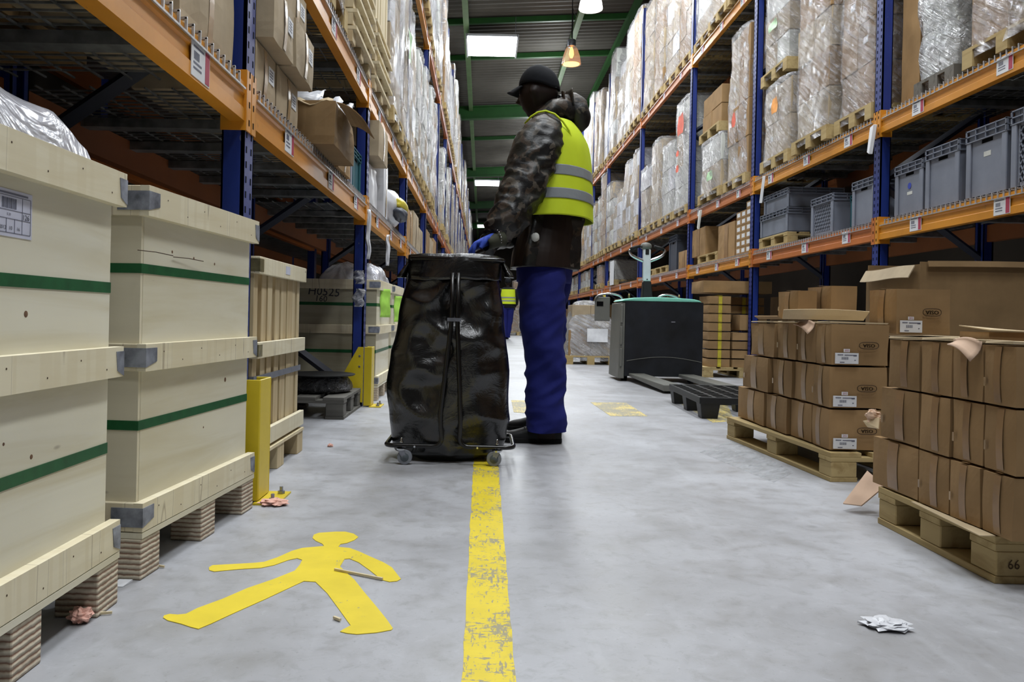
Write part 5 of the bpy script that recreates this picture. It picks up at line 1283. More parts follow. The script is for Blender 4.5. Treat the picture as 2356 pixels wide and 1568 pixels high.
for x, dx, y in ((-.325, .012, TY0), (.072, -.010, TY0), (-.325, .012, TY1), (.072, -.010, TY1)):
    R = MB().lathe((x, y, 0), [(.006, .0885), (.0085, .094), (.004, .098), (.004, .108), (.002, .112)], 10).build('caster', M['chrome'], TR, True)
    MB().lathe((x, y, 0), [(.019, .060), (.0195, .067), (.008, .069)], 16).build('swivel', M['chrome'], R)
    for s in (-1, 1):
        b = MB(); b.prism([(x-.014, .062), (x+.012, .062), (x+dx*1.2+.008, .030), (x+dx*1.2-.008, .026)], y+s*.0135, y+s*.0155, lambda u, v, w2: (u, w2, v)); b.build('fork', M['zinc'], R)
    c = (x+dx*1.2, y, .0315)
    MB().lathe(c, [(.014, -.012), (.0295, -.011), (.0312, -.006), (.0312, .006), (.0295, .011), (.014, .012)], 28, 'y').build('wheel', M['wheel_grey'], R, True, angle=40)
    MB().lathe(c, [(.003, -.0175), (.018, -.0125), (.018, .0125), (.003, .0175)], 20, 'y').build('wheel_hub', M['hub_grey'], R)
# ---------------------------------------------------------------- the bin bag
BG = thing('bin_bag', 'glossy black bin bag hanging from the trolley hoop, rim folded over', 'bin bag', (-.12, 3.43, .02))
prof = [(1040, 950, 1120, .13), (1028, 912, 1156, .15), (1000, 901, 1166, .165), (960, 896, 1169, .172), (920, 895, 1170, .175), (870, 899, 1168, .175), (820, 905, 1165, .172), (770, 912, 1161, .168), (720, 921, 1156, .162), (680, 931, 1151, .158), (650, 938, 1147, .155), (625, 943, 1146, .153), (600, 946, 1148, .152)]
YC = 3.462
def bagring(py, l, r, hy, t, n=96, off=0.0, am=1.0):
    a, c = at(l, py, YC), at(r, py, YC); cx, hx = (a.x+c.x)/2, (c.x-a.x)/2
    ring = []
    for k in range(n):
        th = 2*PI*k/n; ca, sa = math.cos(th), math.sin(th); e = 3.2
        rr = (abs(ca)**e+abs(sa)**e)**(-1/e)
        x, y, z = cx+hx*ca*rr, YC+hy*sa*rr, a.z
        q = Vector((x*3.0, y*3.0, z*2.2))
        f1 = (1-2.4*abs(noise.noise(Vector((x*4.2+z*3.2+1.7, y*2.5, z*4.6-x*2.6)))))
        f2 = 1-2.2*abs(noise.noise(Vector((x*6-z*5.0+5.1, y*4, z*6+x*3+9))))
        f3 = noise.noise(q*3.2)
        k2 = am*(.034*f1*min(1, (1.02-t)*3)*min(1, t*5+.3) + .015*f2 + .006*f3 - .008) + off
        d = Vector((ca, sa, 0)).normalized()
        ring.append(Vector((x+d.x*k2*.3, max(y+d.y*k2, TY0+.015) if off == 0 else y+d.y*k2, z+.01*noise.noise(q*2))))
    return ring
def lerp(P, u):
    i = min(int(u), len(P)-2); f = u-i
    return tuple(P[i][k]*(1-f)+P[i+1][k]*f for k in range(4))
rs = []; NR = 70
for j in range(NR+1): rs.append(bagring(*lerp(prof, (len(prof)-1)*j/NR), j/NR))
c0 = sum(rs[0], Vector())/len(rs[0])
rs = [[c0+(p-c0)*s+Vector((0, 0, dz)) for p in rs[0]] for s, dz in ((.3, -.018), (.7, -.016), (.92, -.008))] + rs
MB().rings(rs, True, False).build('bag_body', M['bin_liner'], BG, True)
rs = []
for (py, off) in ((592, -.012), (588, .004), (589, .020), (597, .027), (612, .026), (626, .029), (636, .026), (643, .032), (645, .025)):
    rs.append([p+Vector((0, 0, .006*noise.noise(Vector((p.x*14, p.y*14, py))))) for p in bagring(py, 946, 1148, .156, .9, 96, off, .55)])
MB().rings(rs, False, False).build('rolled_rim', M['bin_liner'], BG, True)
for px, sd in ((1155, 1.0), (942, 4.0)):
    c = at(px, 618, 3.40); rs = []
    for j in range(10):
        rs.append([c+Vector(((.012+.022*(j/9))*math.cos(2*PI*k/16)*(.6+.5*noise.noise(Vector((k, j*.4, sd))))+(.004*j if px > 1100 else -.004*j), .03*math.sin(2*PI*k/16)*(.5+j/12), .03-.0075*j+.006*noise.noise(Vector((k*.7, j, sd))))) for k in range(16)])
    MB().rings(rs).build('gathered_corner', M['bin_liner'], BG, True)
# ---------------------------------------------------------------- people
def cat_rom(P, u):
    i = min(int(u), len(P)-2); t = u-i
    p0, p1, p2, p3 = P[max(i-1, 0)], P[i], P[i+1], P[min(i+2, len(P)-1)]
    return [.5*((2*b1)+(-a+c)*t+(2*a-5*b1+4*c-d)*t*t+(-a+3*b1-3*c+d)*t**3) for a, b1, c, d in zip(p0, p1, p2, p3)]
def loft(b, S, f, n=48, m=8, disp=None, ex=2.3, cap0=True, cap1=True, keep=None):
    """S: (x, y, z, half along f, half across) stacked rings, f: facing direction on the floor plane"""
    f = Vector(f).normalized(); l = Vector((-f.y, f.x, 0)); N = (len(S)-1)*m; rs = []
    for j in range(N+1):
        x, y, z, a, c = cat_rom(S, j/m); ring = []
        for k in range(n):
            t = 2*PI*k/n; ca, sa = math.cos(t), math.sin(t); r = (abs(ca)**ex+abs(sa)**ex)**(-1/ex)
            d = f*ca*r*a+l*sa*r*c; p = Vector((x, y, z))+d
            if disp: p += d.normalized()*disp(p, t, j/N)
            ring.append(p)
        rs.append(ring)
    if keep is None: b.rings(rs, cap0, cap1)
    else:
        vs = [p for r in rs for p in r]
        b.add(vs, [(j*n+k, j*n+(k+1) % n, (j+1)*n+(k+1) % n, (j+1)*n+k) for j in range(N) for k in range(n) if keep((j+.5)/N, 2*PI*(k+.5)/n)])
    return rs
def limb(b, P, n=32, m=8, disp=None, cap0=True, cap1=True):
    """P: (x, y, z, radius) along a limb"""
    N = (len(P)-1)*m; pts = []; rad = []
    for j in range(N+1):
        x, y, z, r = cat_rom(P, j/m); pts.append(Vector((x, y, z))); rad.append(r)
    rs = []; prev = Vector((0, 1, 0))
    for j, p in enumerate(pts):
        d = (pts[min(j+1, N)]-pts[max(j-1, 0)]).normalized(); u = (prev-d*prev.dot(d)).normalized(); prev = u; q = d.cross(u); ring = []
        for k in range(n):
            t = 2*PI*k/n; dd = u*math.cos(t)+q*math.sin(t); v = p+dd*rad[j]
            if disp: v += dd*disp(v, t, j/N)
            ring.append(v)
        rs.append(ring)
    b.rings(rs, cap0, cap1); return rs
def head_shape(b, c, f, s=1.0, n=48, m=40):
    """skull, brow, nose, lips, chin and ears as one shape; c at eye height"""
    f = Vector(f).normalized(); l = Vector((-f.y, f.x, 0)); rs = []
    g = lambda x, w2: math.exp(-(x/w2)**2)
    for j in range(m+1):
        th = PI*(j+.25)/(m+.5); cz = math.cos(th); ring = []
        for k in range(n):
            t = 2*PI*k/n; ca, sa = math.cos(t), math.sin(t)
            z = .118*cz; st = math.sin(th)
            wf, wl = .098*st*ca, .076*st*sa
            if cz < -.1:
                q = (-cz-.1)/.9; wl *= 1-.38*q; wf = wf*(1-.16*q) if ca > 0 else wf*(1-.55*q)
            if ca > 0:
                fr = ca**6
                wf += fr*(.026*g(z+.030, .012)*g(sa, .22)+.016*g(z+.012, .022)*g(sa, .14) + .006*g(z-.022, .010) - .010*g(z-.002, .011)*g(abs(sa)-.36, .16)
                          + .008*g(z+.062, .006)*g(sa, .4) + .007*g(z+.073, .006)*g(sa, .36) + .014*g(z+.103, .016)*g(sa, .5))
            ear = g(abs(sa)-1, .06)*g(z+.008, .030)*(1 if -.35 < ca < .12 else 0)
            wl += math.copysign(.018*ear, sa)
            ring.append(Vector(c)+(f*wf+l*wl)*s+Vector((0, 0, z*s)))
        rs.append(ring)
    b.rings(rs)
# --- the worker in the cap
FV = Vector((-math.cos(math.radians(24)), math.sin(math.radians(24)), 0)); LV = Vector((-FV.y, FV.x, 0))
HV = Vector((-math.cos(math.radians(30)), math.sin(math.radians(30)), 0)); HL = Vector((-HV.y, HV.x, 0))
CY = 4.02
PR = None
TORSO = [(.316, CY-.005, .868, .192, .285), (.322, CY-.005, .94, .186, .278), (.335, CY, 1.05, .176, .255), (.347, CY, 1.15, .17, .24), (.352, CY, 1.28, .167, .24), (.352, CY, 1.40, .160, .235), (.350, CY, 1.50, .146, .222), (.345, CY, 1.565, .122, .19), (.335, CY, 1.615, .094, .13), (.322, CY, 1.655, .078, .088)]
A = lambda px, py, y, r: tuple(at(px, py, y))+(r,)
ARM = [A(1266, 284, 3.91, .05), A(1256, 301, 3.865, .085), A(1240, 334, 3.815, .108), A(1222, 382, 3.79, .108), A(1202, 440, 3.75, .098), A(1176, 490, 3.70, .086), A(1152, 524, 3.665, .066), A(1139, 543, 3.64, .047)]
ARMR = [(.40, 4.20, 1.545, .06), (.40, 4.24, 1.50, .10), (.37, 4.26, 1.36, .10), (.32, 4.26, 1.20, .092), (.20, 4.18, 1.10, .075), (.09, 4.08, 1.03, .06), (.02, 4.0, .98, .046)]
LEGL = [(.290, 3.945, .96, .105), (.288, 3.925, .80, .117), (.293, 3.915, .66, .108), (.305, 3.905, .50, .100), (.318, 3.90, .34, .090), (.325, 3.895, .20, .084), (.325, 3.89, .09, .086), (.325, 3.89, .062, .082)]
LEGR = [(.335, 4.09, .96, .105), (.335, 4.13, .80, .119), (.335, 4.17, .66, .108), (.342, 4.21, .50, .100), (.352, 4.25, .34, .090), (.36, 4.28, .20, .084), (.36, 4.29, .09, .086), (.36, 4.29, .062, .082)]
hc = at(1239, 217, 4.015)
wr, kn = at(1134, 548, 3.635), at(1092, 566, 3.585)
bb = MB()
head_shape(bb, hc, HV, 1.06)
limb(bb, [(hc.x+.02, hc.y, hc.z-.03, .055), (hc.x+.03, hc.y, hc.z-.10, .058), (hc.x+.06, hc.y, hc.z-.19, .066)])
loft(bb, [(x, y, z, a-.035, c-.04) for x, y, z, a, c in TORSO[:-1]], FV, 32, 4)
for P in (ARM, ARMR): limb(bb, [(x, y, z, max(.03, r*.62)) for x, y, z, r in P], 20, 4)
for P in (LEGL, LEGR): limb(bb, [(x, y, z, r*.72) for x, y, z, r in P], 20, 4)
FING = []
dv = (kn-wr); dv.normalize(); side = Vector((.25, 1, -.05)); side = (side-dv*side.dot(dv)).normalized(); upn = side.cross(dv).normalized()
if upn.z < 0: upn = -upn
def hand_parts(b, wr, kn, side, upn, r0, tips, scale=1.0):
    n = 24; rs = []
    for t, hw, hh in ((-.25, .030, .024), (0, .031, .024), (.3, .036, .022), (.65, .042, .020), (1.0, .040, .016), (1.08, .030, .010)):
        c = wr+(kn-wr)*t
        rs.append([c+side*hw*scale*math.cos(2*PI*k/n)*(1)+upn*hh*scale*math.sin(2*PI*k/n) for k in range(n)])
    b.rings(rs)
    for p, q, e, r in tips: limb(b, [tuple(x)+(rr,) for x, rr in ((p, r), ((p+q)/2+upn*.006, r*1.02), (q, r*.95), ((q+e)/2, r*.88), (e, r*.72))], 12, 4)
tips = []
for i, o in enumerate((-.030, -.010, .010, .029)):          # four fingers curled over the bag rim
    p = kn+side*o*.95-dv*.006; ln = (.034, .040, .042, .036)[i]
    q = p+dv*ln*.62+Vector((0, 0, -.016-.003*i)); e = q+Vector((-.004+.004*i, .004, -ln*.95))
    tips.append((p, q, e, (.0105, .0115, .0115, .0100)[i]))
tb = wr+(kn-wr)*.35-side*.028                                  # thumb on the near side of the palm
tips.append((tb, tb+dv*.028-side*.014+Vector((0, 0, -.012)), tb+dv*.052-side*.014+Vector((0, 0, -.036)), .012))
hand_parts(bb, wr, kn, side, upn, .03, [(p, q, e, r*.85) for p, q, e, r in tips], .88)
wr2, kn2 = Vector((-.01, 3.98, .965)), Vector((-.07, 3.93, .93))
hand_parts(bb, wr2, kn2, Vector((.4, -.9, 0)).normalized(), Vector((0, 0, 1)), .03, [(kn2+Vector((.4, -.9, 0)).normalized()*o, kn2+Vector((-.03, -.02, -.01))+Vector((.4, -.9, 0)).normalized()*o, kn2+Vector((-.04, -.03, -.04))+Vector((.4, -.9, 0)).normalized()*o, .009) for o in (-.028, -.009, .01, .028)])
for hx, hy, dx in ((.30, 3.885, 0), (.335, 4.285, 0)):
    loft(bb, [(hx+.02, hy, .02, .07, .035), (hx+.02, hy, .06, .06, .035), (hx+.04, hy, .12, .045, .04)], (-1, .1, 0), 16, 2)
PR = bb.build('person', M['skin'], None, True)
md = PR.modifiers.new('one_surface', 'REMESH'); md.mode = 'VOXEL'; md.voxel_size = .006; md.use_smooth_shade = True
tag(PR, 'person in black cap, camouflage jacket and yellow vest holding the bin bag', 'person')
for s in (-1, 1):
    e = hc+HV*.083+HL*s*.031+Vector((0, 0, .000)); MB().lathe(e, [(.001, -.010), (.008, -.008), (.0105, 0), (.008, .008), (.001, .010)], 12).build('eye', M['paper_white'], PR, True)
wrk = lambda f1, a1, f2=0, a2=0: (lambda p, t, v: a1*(1-2.2*abs(noise.noise(Vector((p.x*f1*.5, p.y*f1*.5, p.z*f1)))))+a2*noise.noise(Vector((p.x*f2, p.y*f2, p.z*f2*.5+5))))
# trousers: waist and two legs with slanting folds, bunched at the hem
b = MB()
tdisp = lambda p, t, v: (.009+.010*v)*(.75-1.9*abs(noise.noise(Vector((p.x*5+p.z*2.6+3, p.y*5, p.z*13-p.x*9)))))+.010*(1-2.3*abs(noise.noise(Vector((p.x*3, p.y*3+7, p.z*5.5+p.x*5)))))+(.014*(1-2*abs(noise.noise(Vector((p.x*4, p.y*4, p.z*22)))))*max(0, v-.72)*3)
for P in (LEGL, LEGR): limb(b, P, 48, 14, tdisp, True, False)
loft(b, [(.312, 4.015, .80, .125, .19), (.318, 4.015, .92, .135, .20), (.325, 4.015, 1.02, .135, .20)], FV, 48, 5)
b.build('trousers', M['blue_trousers'], PR, True)
# jacket
jd = lambda p, t, v: .012*(.7-2*abs(noise.noise(Vector((p.x*3.5+p.z*2, p.y*3.5, p.z*7)))))+.008*noise.noise(p*11)+.02*max(0, .12-v)*math.sin(t*5)
b = MB(); loft(b, TORSO, FV, 72, 10, jd, True, True)
sd = lambda p, t, v: .012*(.75-2.1*abs(noise.noise(Vector((p.x*6+p.z*4, p.y*6, p.z*13-p.x*10)))))*(.5+min(1, v*1.6))+.010*(.6-2*abs(noise.noise(Vector((p.x*9-p.z*5+4, p.y*9, p.z*19+p.x*8)))))*(.6+v)+.005*noise.noise(p*14)
limb(b, ARM, 48, 12, sd, True, True); limb(b, ARMR, 40, 8, sd, True, True)
b.build('jacket', M['camouflage'], PR, True)
q = at(1205, 545, 3.79); MB().grid(lambda u, v: (q.x+.035*u, q.y+.004*u, q.z+.04*v), 2, 2)
c = at(1231, 545, 3.775); b = blob((c.x, c.y, c.z), .021, .012, .021, 3.3, .25, 16, 10); b.build('jacket_patch', M['poly_grey'], PR, True)
# collar and hood
b = MB(); P = [A(1220, 290, 3.97, .014), A(1238, 273, 3.93, .026), A(1266, 255, 3.93, .040), A(1292, 252, 3.99, .052), A(1305, 258, 4.07, .055), A(1292, 258, 4.15, .045), A(1250, 266, 4.17, .03)]
hd = lambda p, t, v: .014*(.7-2*abs(noise.noise(p*9)))+.004*noise.noise(p*20)
limb(b, P, 32, 8, hd)
P = [A(1283, 238, 4.03, .035), A(1308, 240, 4.05, .058), A(1326, 258, 4.06, .066), A(1330, 281, 4.06, .052), A(1322, 304, 4.06, .022)]
limb(b, P, 32, 8, hd)
b.build('hood', M['camouflage'], PR, True)
c = at(1308, 232, 4.0); b = MB()
b.grid(lambda u, v: (c.x+.028*math.cos(PI*(.15+1.1*u))-.01*v, c.y+.04*math.sin(PI*1.2*u)-.03, c.z-.03+.088*v*(1-.25*u)), 14, 8); b.build('hood_fold', M['camouflage'], PR, True, solid=.006)
# hi-vis vest, arm openings cut out
VS = [(x+.004, y, z, a+.014+.010*max(0, (1.3-z)/.2), c+.012) for x, y, z, a, c in TORSO[3:9]]; VS[0] = (VS[0][0], CY, 1.118, .196, .262)
zs = [v[2] for v in VS]
def vkeep(v, t):
    z = cat_rom(VS, v*(len(VS)-1))[2]
    dl = abs((t-PI/2+PI) % (2*PI)-PI); dr = abs((t+PI/2+PI) % (2*PI)-PI)
    if z > 1.30:
        lim = .55*min(1, (z-1.30)/.10)
        if min(dl, dr) < lim and z < 1.585: return False
    df = abs((t+PI) % (2*PI)-PI)
    if z > 1.40 and df < .55*(z-1.40)/.2: return False
    return True
vd = lambda p, t, v: .005*noise.noise(Vector((math.cos(t)*2.4, math.sin(t)*2.4, p.z*6)))+.010*max(0, min(1, (1.5-p.z)/.38))*noise.noise(Vector((math.cos(t)*2, math.sin(t)*2, p.z*1.5)))
b = MB(); loft(b, VS, FV, 96, 12, vd, keep=vkeep); b.build('vest', M['vest_yellow'], PR, True, solid=.003)
for z0, z1 in ((1.20, 1.25), (1.315, 1.365)):
    S = []
    for k in range(4):
        z = z0+(z1-z0)*k/3; u = 0
        for i in range(len(VS)-1):
            if VS[i][2] <= z <= VS[i+1][2]: u = i+(z-VS[i][2])/(VS[i+1][2]-VS[i][2])
        x, y, zz, a, cc = cat_rom(VS, u); S.append((x, y, z, a+.0035, cc+.0035))
    kp = (lambda v, t: True) if z0 < 1.3 else (lambda v, t: min(abs((t-PI/2+PI) % (2*PI)-PI), abs((t+PI/2+PI) % (2*PI)-PI)) > .42)
    b = MB(); loft(b, S, FV, 96, 3, vd, keep=kp); b.build('reflective_band', M['reflective'], PR, True, solid=.001)
b = MB(); b.tube([at(1208, 284, 3.86), at(1222, 268, 3.83), at(1238, 258, 3.82), at(1256, 255, 3.82), at(1276, 262, 3.815), at(1295, 279, 3.815), at(1309, 300, 3.83), at(1317, 325, 3.85), at(1319, 350, 3.87)], .005, 8); b.build('vest_piping', M['vest_yellow'], PR, True)
# cap
cc = hc+Vector((0, 0, .043)); b = MB(); rs = []
for j in range(15):
    th = PI/2*j/14; ring = []
    for k in range(40):
        t = 2*PI*k/40; ca, sa = math.cos(t), math.sin(t)
        d = HV*(.108*ca*math.cos(th)-.004)+HL*.09*sa*math.cos(th); back = max(0, -ca)
        ring.append(cc+d+Vector((0, 0, .105*math.sin(th)**.92-.032*back*(1-th/1.57)+.002*math.cos(t*6)*math.cos(th))))
    rs.append(ring)
b.rings(rs, False, True); b.build('cap', M['black_cap'], PR, True, solid=.003)
b = MB(); b.grid(lambda u, v: cc+HV*(.094*math.cos((u-.5)*2.0)+.085*v*math.cos((u-.5)*1.7))+HL*(u-.5)*2*(.082-.012*v)+Vector((0, 0, .012-.030*v-.028*((u-.5)*2)**2)), 16, 8); b.build('cap_brim', M['black_cap'], PR, True, solid=.004)
MB().lathe(cc+Vector((0, 0, .103)), [(.009, 0), (.008, .004), (.002, .006)], 12).build('cap_button', M['black_cap'], PR, True)
# glove and wrist chain
b = MB(); b.mat(0); hand_parts(b, wr, kn, side, upn, .03, tips)
g = b.build('glove', [M['glove_blue'], M['glove_grey']], PR, True)
md = g.modifiers.new('one_surface', 'REMESH'); md.mode = 'VOXEL'; md.voxel_size = .003; md.use_smooth_shade = True
b = MB(); rs = []
for t, hw, hh in ((-.42, .046, .040), (-.1, .041, .034), (.25, .041, .029), (.48, .040, .026)):
    c = wr+(kn-wr)*t; rs.append([c+side*hw*math.cos(2*PI*k/24)+upn*hh*math.sin(2*PI*k/24)-upn*.004 for k in range(24)])
b.rings([[p-upn*.006+Vector((0,0,-.004)) for p in r] for r in rs], False, False); b.build('glove_cuff', M['glove_grey'], PR, True, solid=.002)
for k in range(22):
    t = 2*PI*k/22; c = wr-dv*.014+side*.050*math.cos(t)+upn*.044*math.sin(t)
    MB().lathe(c, [(.001, -.004), (.0042, -.002), (.0042, .002), (.001, .004)], 8).build('chain_link', M['chrome'], PR, True)
# shoes
for x0, y0, rz in ((.405, 3.89, .06), (.450, 4.30, .10)):
    f = Vector((-math.cos(rz), math.sin(rz), 0)); l = Vector((-f.y, f.x, 0)); base = Vector((x0, y0, 0))
    b = MB(); rs = []; N2 = 28
    for t, hw, zt in ((.0, .022, .075), (.03, .034, .098), (.07, .039, .105), (.11, .040, .102), (.15, .041, .088), (.19, .045, .072), (.23, .047, .060), (.265, .044, .053), (.29, .034, .044), (.305, .016, .032)):
        c = base+f*t; ring = []
        for k in range(N2):
            a = 2*PI*k/N2; s, c2 = math.sin(a), math.cos(a)
            ring.append(c+l*hw*math.copysign(abs(c2)**.7, c2)+Vector((0, 0, .018+(zt-.018)*(max(0, s)**.75) if s > 0 else .018+.006*s)))
        rs.append(ring)
    b.rings(rs); sh = b.build('shoe', M['shoe_black'], PR, True)
    out = [(-.004, 0), (.004, .026), (.04, .042), (.11, .040), (.16, .044), (.22, .051), (.265, .048), (.298, .032), (.312, 0)]
    pl = out+[(t, -w2) for t, w2 in out[-2:0:-1]]
    b = MB(); b.prism(pl, .0005, .024, lambda u, v, w2: base+f*u+l*v+Vector((0, 0, w2))); b.build('sole', M['sole_black'], sh, bevel=.003)
    for k in range(3):
        c = base+f*(.145+.02*k)+Vector((0, 0, .094-.010*k)); MB().tube([c-l*.022, c+Vector((0, 0, .004)), c+l*.022], .0022, 6).build('lace', M['black_rubber'], sh)
# --- the worker far down the aisle
def far_person(x, y):
    f = (0.25, 1, 0); b = MB(); head_shape(b, (x, y, 1.60), f, 1.0, 24, 20); limb(b, [(x, y, 1.55, .05), (x, y, 1.42, .06)], 12, 2)
    loft(b, [(x, y, .92, .09, .14), (x, y, 1.2, .10, .16), (x, y, 1.42, .08, .15)], f, 16, 3)
    LA = [(x-.19, y, 1.40, .045), (x-.25, y, 1.18, .042), (x-.24, y+.08, .95, .036), (x-.23, y+.10, .85, .028)]
    RA = [(x+.19, y, 1.40, .045), (x+.25, y, 1.18, .042), (x+.24, y+.10, .98, .036), (x+.20, y+.18, .90, .028)]
    L1 = [(x-.08, y, .95, .085), (x-.09, y+.01, .5, .062), (x-.10, y-.02, .06, .05)]; L2 = [(x+.08, y, .95, .085), (x+.06, y+.05, .5, .062), (x-.0, y+.10, .06, .05)]
    for P in (LA, RA, L1, L2): limb(b, P, 12, 3)
    for q, s in ((LA[-1], -1), (RA[-1], 1)):
        for k in range(4): limb(b, [(q[0]+(k-1.5)*.016, q[1]+.01, q[2], .010), (q[0]+(k-1.5)*.018, q[1]+.02, q[2]-.05, .009), (q[0]+(k-1.5)*.017, q[1]+.03, q[2]-.09, .007)], 8, 2)
        limb(b, [(q[0]-s*.03, q[1]+.02, q[2], .011), (q[0]-s*.045, q[1]+.05, q[2]-.04, .009)], 8, 2)
    for px, py in ((x-.10, y-.02), (x, y+.10)): loft(b, [(px, py+.06, .03, .12, .04), (px, py+.04, .07, .08, .04), (px, py, .12, .05, .045)], f, 14, 2)
    P = b.build('person', M['skin'], None, True); md = P.modifiers.new('one_surface', 'REMESH'); md.mode = 'VOXEL'; md.voxel_size = .012; md.use_smooth_shade = True
    tag(P, 'small distant person in yellow vest and blue trousers walking far down the aisle', 'person')
    b = MB(); limb(b, [(a, c, d, r+.025) for a, c, d, r in L1], 20, 5, tdisp, True, False); limb(b, [(a, c, d, r+.025) for a, c, d, r in L2], 20, 5, tdisp, True, False); loft(b, [(x, y, .85, .12, .18), (x, y, 1.0, .13, .19)], f, 24, 3); b.build('trousers', M['blue_trousers'], P, True)
    b = MB(); loft(b, [(x, y, .88, .14, .2), (x, y, 1.2, .14, .2), (x, y, 1.4, .12, .19), (x, y, 1.46, .08, .1)], f, 24, 4)
    for Q in (LA, RA): limb(b, [(a, c, d, r+.02) for a, c, d, r in Q[:-1]], 16, 3)
    b.build('jacket', M['dark_jacket'], P, True)
    S = [(x, y, .99, .168, .232), (x, y, 1.2, .16, .222), (x, y, 1.40, .14, .21)]; b = MB(); loft(b, S, f, 32, 4, None, cap0=False, cap1=False); b.build('vest', M['vest_yellow'], P, True)
    for z in (1.06, 1.15): b = MB(); loft(b, [(x, y, z, .168, .232), (x, y, z+.035, .167, .231)], f, 32, 1, None, cap0=False, cap1=False); b.build('reflective_band', M['reflective'], P, True)
    b = MB(); loft(b, [(x, y, 1.585, .104, .085), (x, y, 1.66, .10, .082), (x, y, 1.715, .06, .05)], f, 24, 3); b.build('hair', M['black_cap'], P, True)
    for px, py in ((x-.10, y-.02), (x, y+.10)): b = MB(); loft(b, [(px, py+.06, .002, .135, .05), (px, py+.05, .06, .11, .05), (px, py+.01, .12, .07, .055)], f, 16, 2); b.build('shoe', M['shoe_black'], P, True)
far_person(.70, 22.0)
# ---------------------------------------------------------------- electric pallet truck
JX0, JX1, JY0, JY1 = 1.375, 2.215, 7.85, 8.45
J = thing('pallet_truck', 'electric pallet truck with black front, mint green top and white steering handle', 'pallet truck', (1.8, 8.1, 0))
b = MB(); lump_box(b, JX0+.06, JX1, JY0, JY1, .055, .805, 10, .003, .0, 3); b.build('front_cover', M['jack_black'], J)
b = MB(); b.grid(lambda u, v: (JX0+.08+(JX1-JX0-.09)*u, JY0-.004, .205+.045*math.sin(PI*u)+.006*v), 24, 1); b.build('cover_seam', M['jack_grey'], J, solid=.002)
b = MB(); b.box(JX0+.52, JX0+.56, JY0-.006, JY0, .60, .612); b.build('badge', M['zinc'], J)
b = MB(); b.hexa([(JX0, JY0+.03, .03), (JX0+.058, JY0+.01, .03), (JX0+.058, JY1, .03), (JX0, JY1, .03), (JX0+.02, JY0+.03, .79), (JX0+.058, JY0+.01, .79), (JX0+.058, JY1, .79), (JX0+.02, JY1, .79)])
for k in range(3): b.box(JX0+.015, JX0+.035, JY0+.0, JY0+.028, .15+k*.22, .33+k*.22)
b.build('side_frame', M['jack_grey'], J, bevel=.004)
pl = [(JX0+.02, .806), (JX0+.05, .826), (JX0+.14, .842), (JX0+.35, .852), (JX0+.55, .850), (JX0+.75, .838), (JX1-.04, .826), (JX1-.01, .806)]
b = MB(); b.prism(pl[::-1], JY0+.005, JY1-.05, lambda u, v, w2: (u, w2, v)); b.build('top_cover', M['mint'], J, bevel=.012, seg=3)
hx, hy = 1.735, 8.30
b = MB(); b.hexa([(hx-.05, hy-.05, .84), (hx+.06, hy-.05, .84), (hx+.06, hy+.08, .84), (hx-.05, hy+.08, .84), (hx-.042, hy-.03, 1.03), (hx+.042, hy-.03, 1.03), (hx+.042, hy+.05, 1.03), (hx-.042, hy+.05, 1.03)]); b.build('tiller_base', M['black_plastic'], J, bevel=.008)
b = MB(); b.hexa([(hx-.043, hy-.03, 1.03), (hx+.038, hy-.03, 1.03), (hx+.038, hy+.03, 1.03), (hx-.043, hy+.03, 1.03), (hx-.050, hy-.04, 1.37), (hx+.030, hy-.04, 1.37), (hx+.030, hy+.02, 1.37), (hx-.050, hy+.02, 1.37)]); til = b.build('tiller', M['white_paint'], J, bevel=.012, seg=3)
MB().box(hx-.028, hx+.010, hy-.044, hy-.036, 1.31, 1.365).build('display', M['black_plastic'], til, bevel=.003)
MB().lathe((hx-.003, hy-.032, 1.05), [(.007, 0), (.007, -.003)], 10, 'y').build('bolt', M['black_plastic'], til)
b = blob((hx-.018, hy-.01, 1.40), .062, .05, .042, 3.1, .04, 24, 14); b.build('tiller_head', M['jack_grey'], til, True)
MB().lathe((hx-.065, hy-.03, 1.395), [(.012, -.02), (.016, 0), (.010, .02)], 12, 'x').build('thumb_switch', M['black_plastic'], til, True)
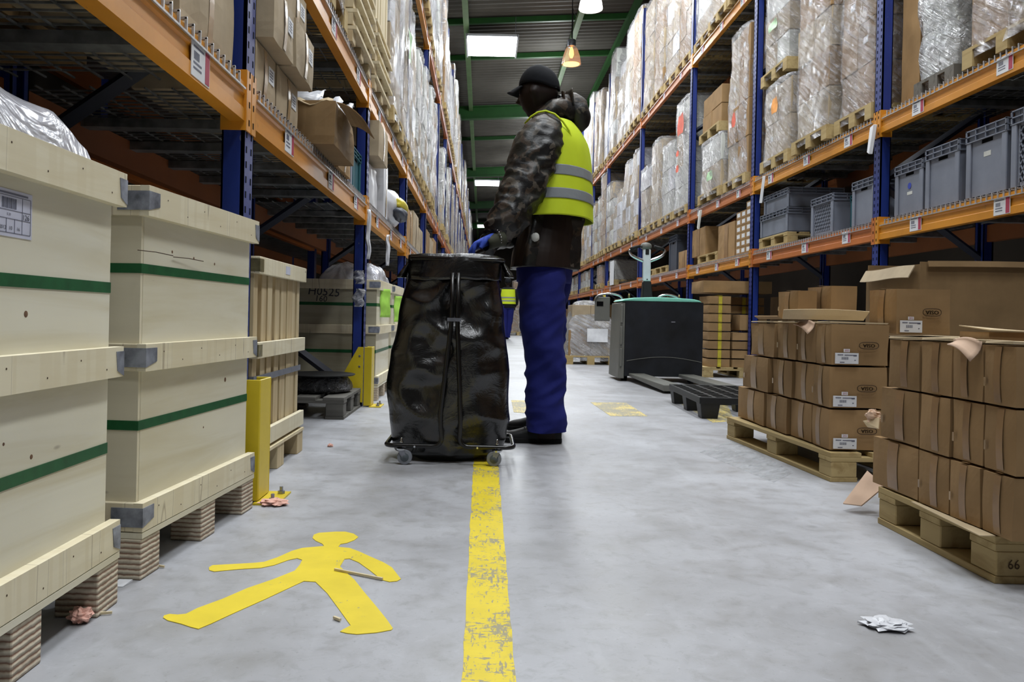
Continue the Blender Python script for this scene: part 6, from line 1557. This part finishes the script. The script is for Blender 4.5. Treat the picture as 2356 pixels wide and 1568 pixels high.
for s in (-1, 1):
    P = [(hx-.01+s*.03, hy-.01, 1.245), (hx-.01+s*.11, hy-.02, 1.275), (hx-.01+s*.165, hy-.03, 1.305), (hx-.01+s*.188, hy-.035, 1.345), (hx-.01+s*.180, hy-.035, 1.365)]
    pts = [Vector(cat_rom([list(p) for p in P], k/5)) for k in range(21)]
    MB().tube(pts, [.020-.010*k/20 for k in range(21)], 10).build('handle_loop', M['chrome'], til, True)
    MB().tube([(hx-.01+s*.180, hy-.035, 1.362), (hx-.01+s*.13, hy-.03, 1.385), (hx-.01+s*.075, hy-.025, 1.40)], [.017, .017, .014], 10).build('handle_grip', M['black_rubber'], til, True)
for s, x in ((-1, JX0-.02), (1, 1.97)):    # arched guards behind the cover
    P = [Vector((x-.16 if s < 0 else x-.12, JY1-.05, .80)), Vector((x-.12 if s < 0 else x-.08, JY1-.05, .87)), Vector((x, JY1-.05, .895)), Vector((x+.12, JY1-.05, .87)), Vector((x+.16, JY1-.05, .80))]
    MB().tube([Vector(cat_rom([list(p) for p in P], k/4)) for k in range(17)], .012, 8).build('guard_arch', M['chrome'], J, True)
b = MB(); b.box(JX0-.17, JX0-.005, JY1-.04, JY1-.02, .60, .86); b.build('side_guard', M['jack_grey'], J, bevel=.02, seg=3)
MB().box(JX0-.15, JX0-.08, JY1-.045, JY1-.04, .76, .81).build('guard_slot', M['hole_black'], J)
for x in (JX0+.20, JX0+.62, JX0+.86-.12):
    MB().lathe((x, JY1-.02, .83), [(.012, 0), (.012, .05), (.006, .07)], 10).build('knob', M['brass_steel'], J, True)
for k, x in enumerate((JX0+.10, JX0+.60)):  # forks reach toward the camera, under the plastic pallet
    b = MB(); dx = .07
    b.hexa([(x, JY0+.1, .055), (x+.16, JY0+.1, .055), (x+.16+dx, 6.62, .02), (x+dx, 6.62, .02), (x, JY0+.1, .085), (x+.16, JY0+.1, .085), (x+.16+dx, 6.62, .075), (x+dx, 6.62, .075)]); fk = b.build('fork', M['jack_grey'], J, bevel=.006, seg=2)
    MB().lathe((x+.08+dx, 6.80, .036), [(.03, -.04), (.035, -.035), (.035, .035), (.03, .04)], 16, 'x').build('load_roller', M['black_rubber'], fk, True)
for x in (JX0+.06, JX1-.10):
    MB().lathe((x+.02, JY0+.14, .05), [(.035, -.03), (.05, -.025), (.05, .025), (.035, .03)], 20, 'x').build('wheel', M['black_rubber'], J, True)
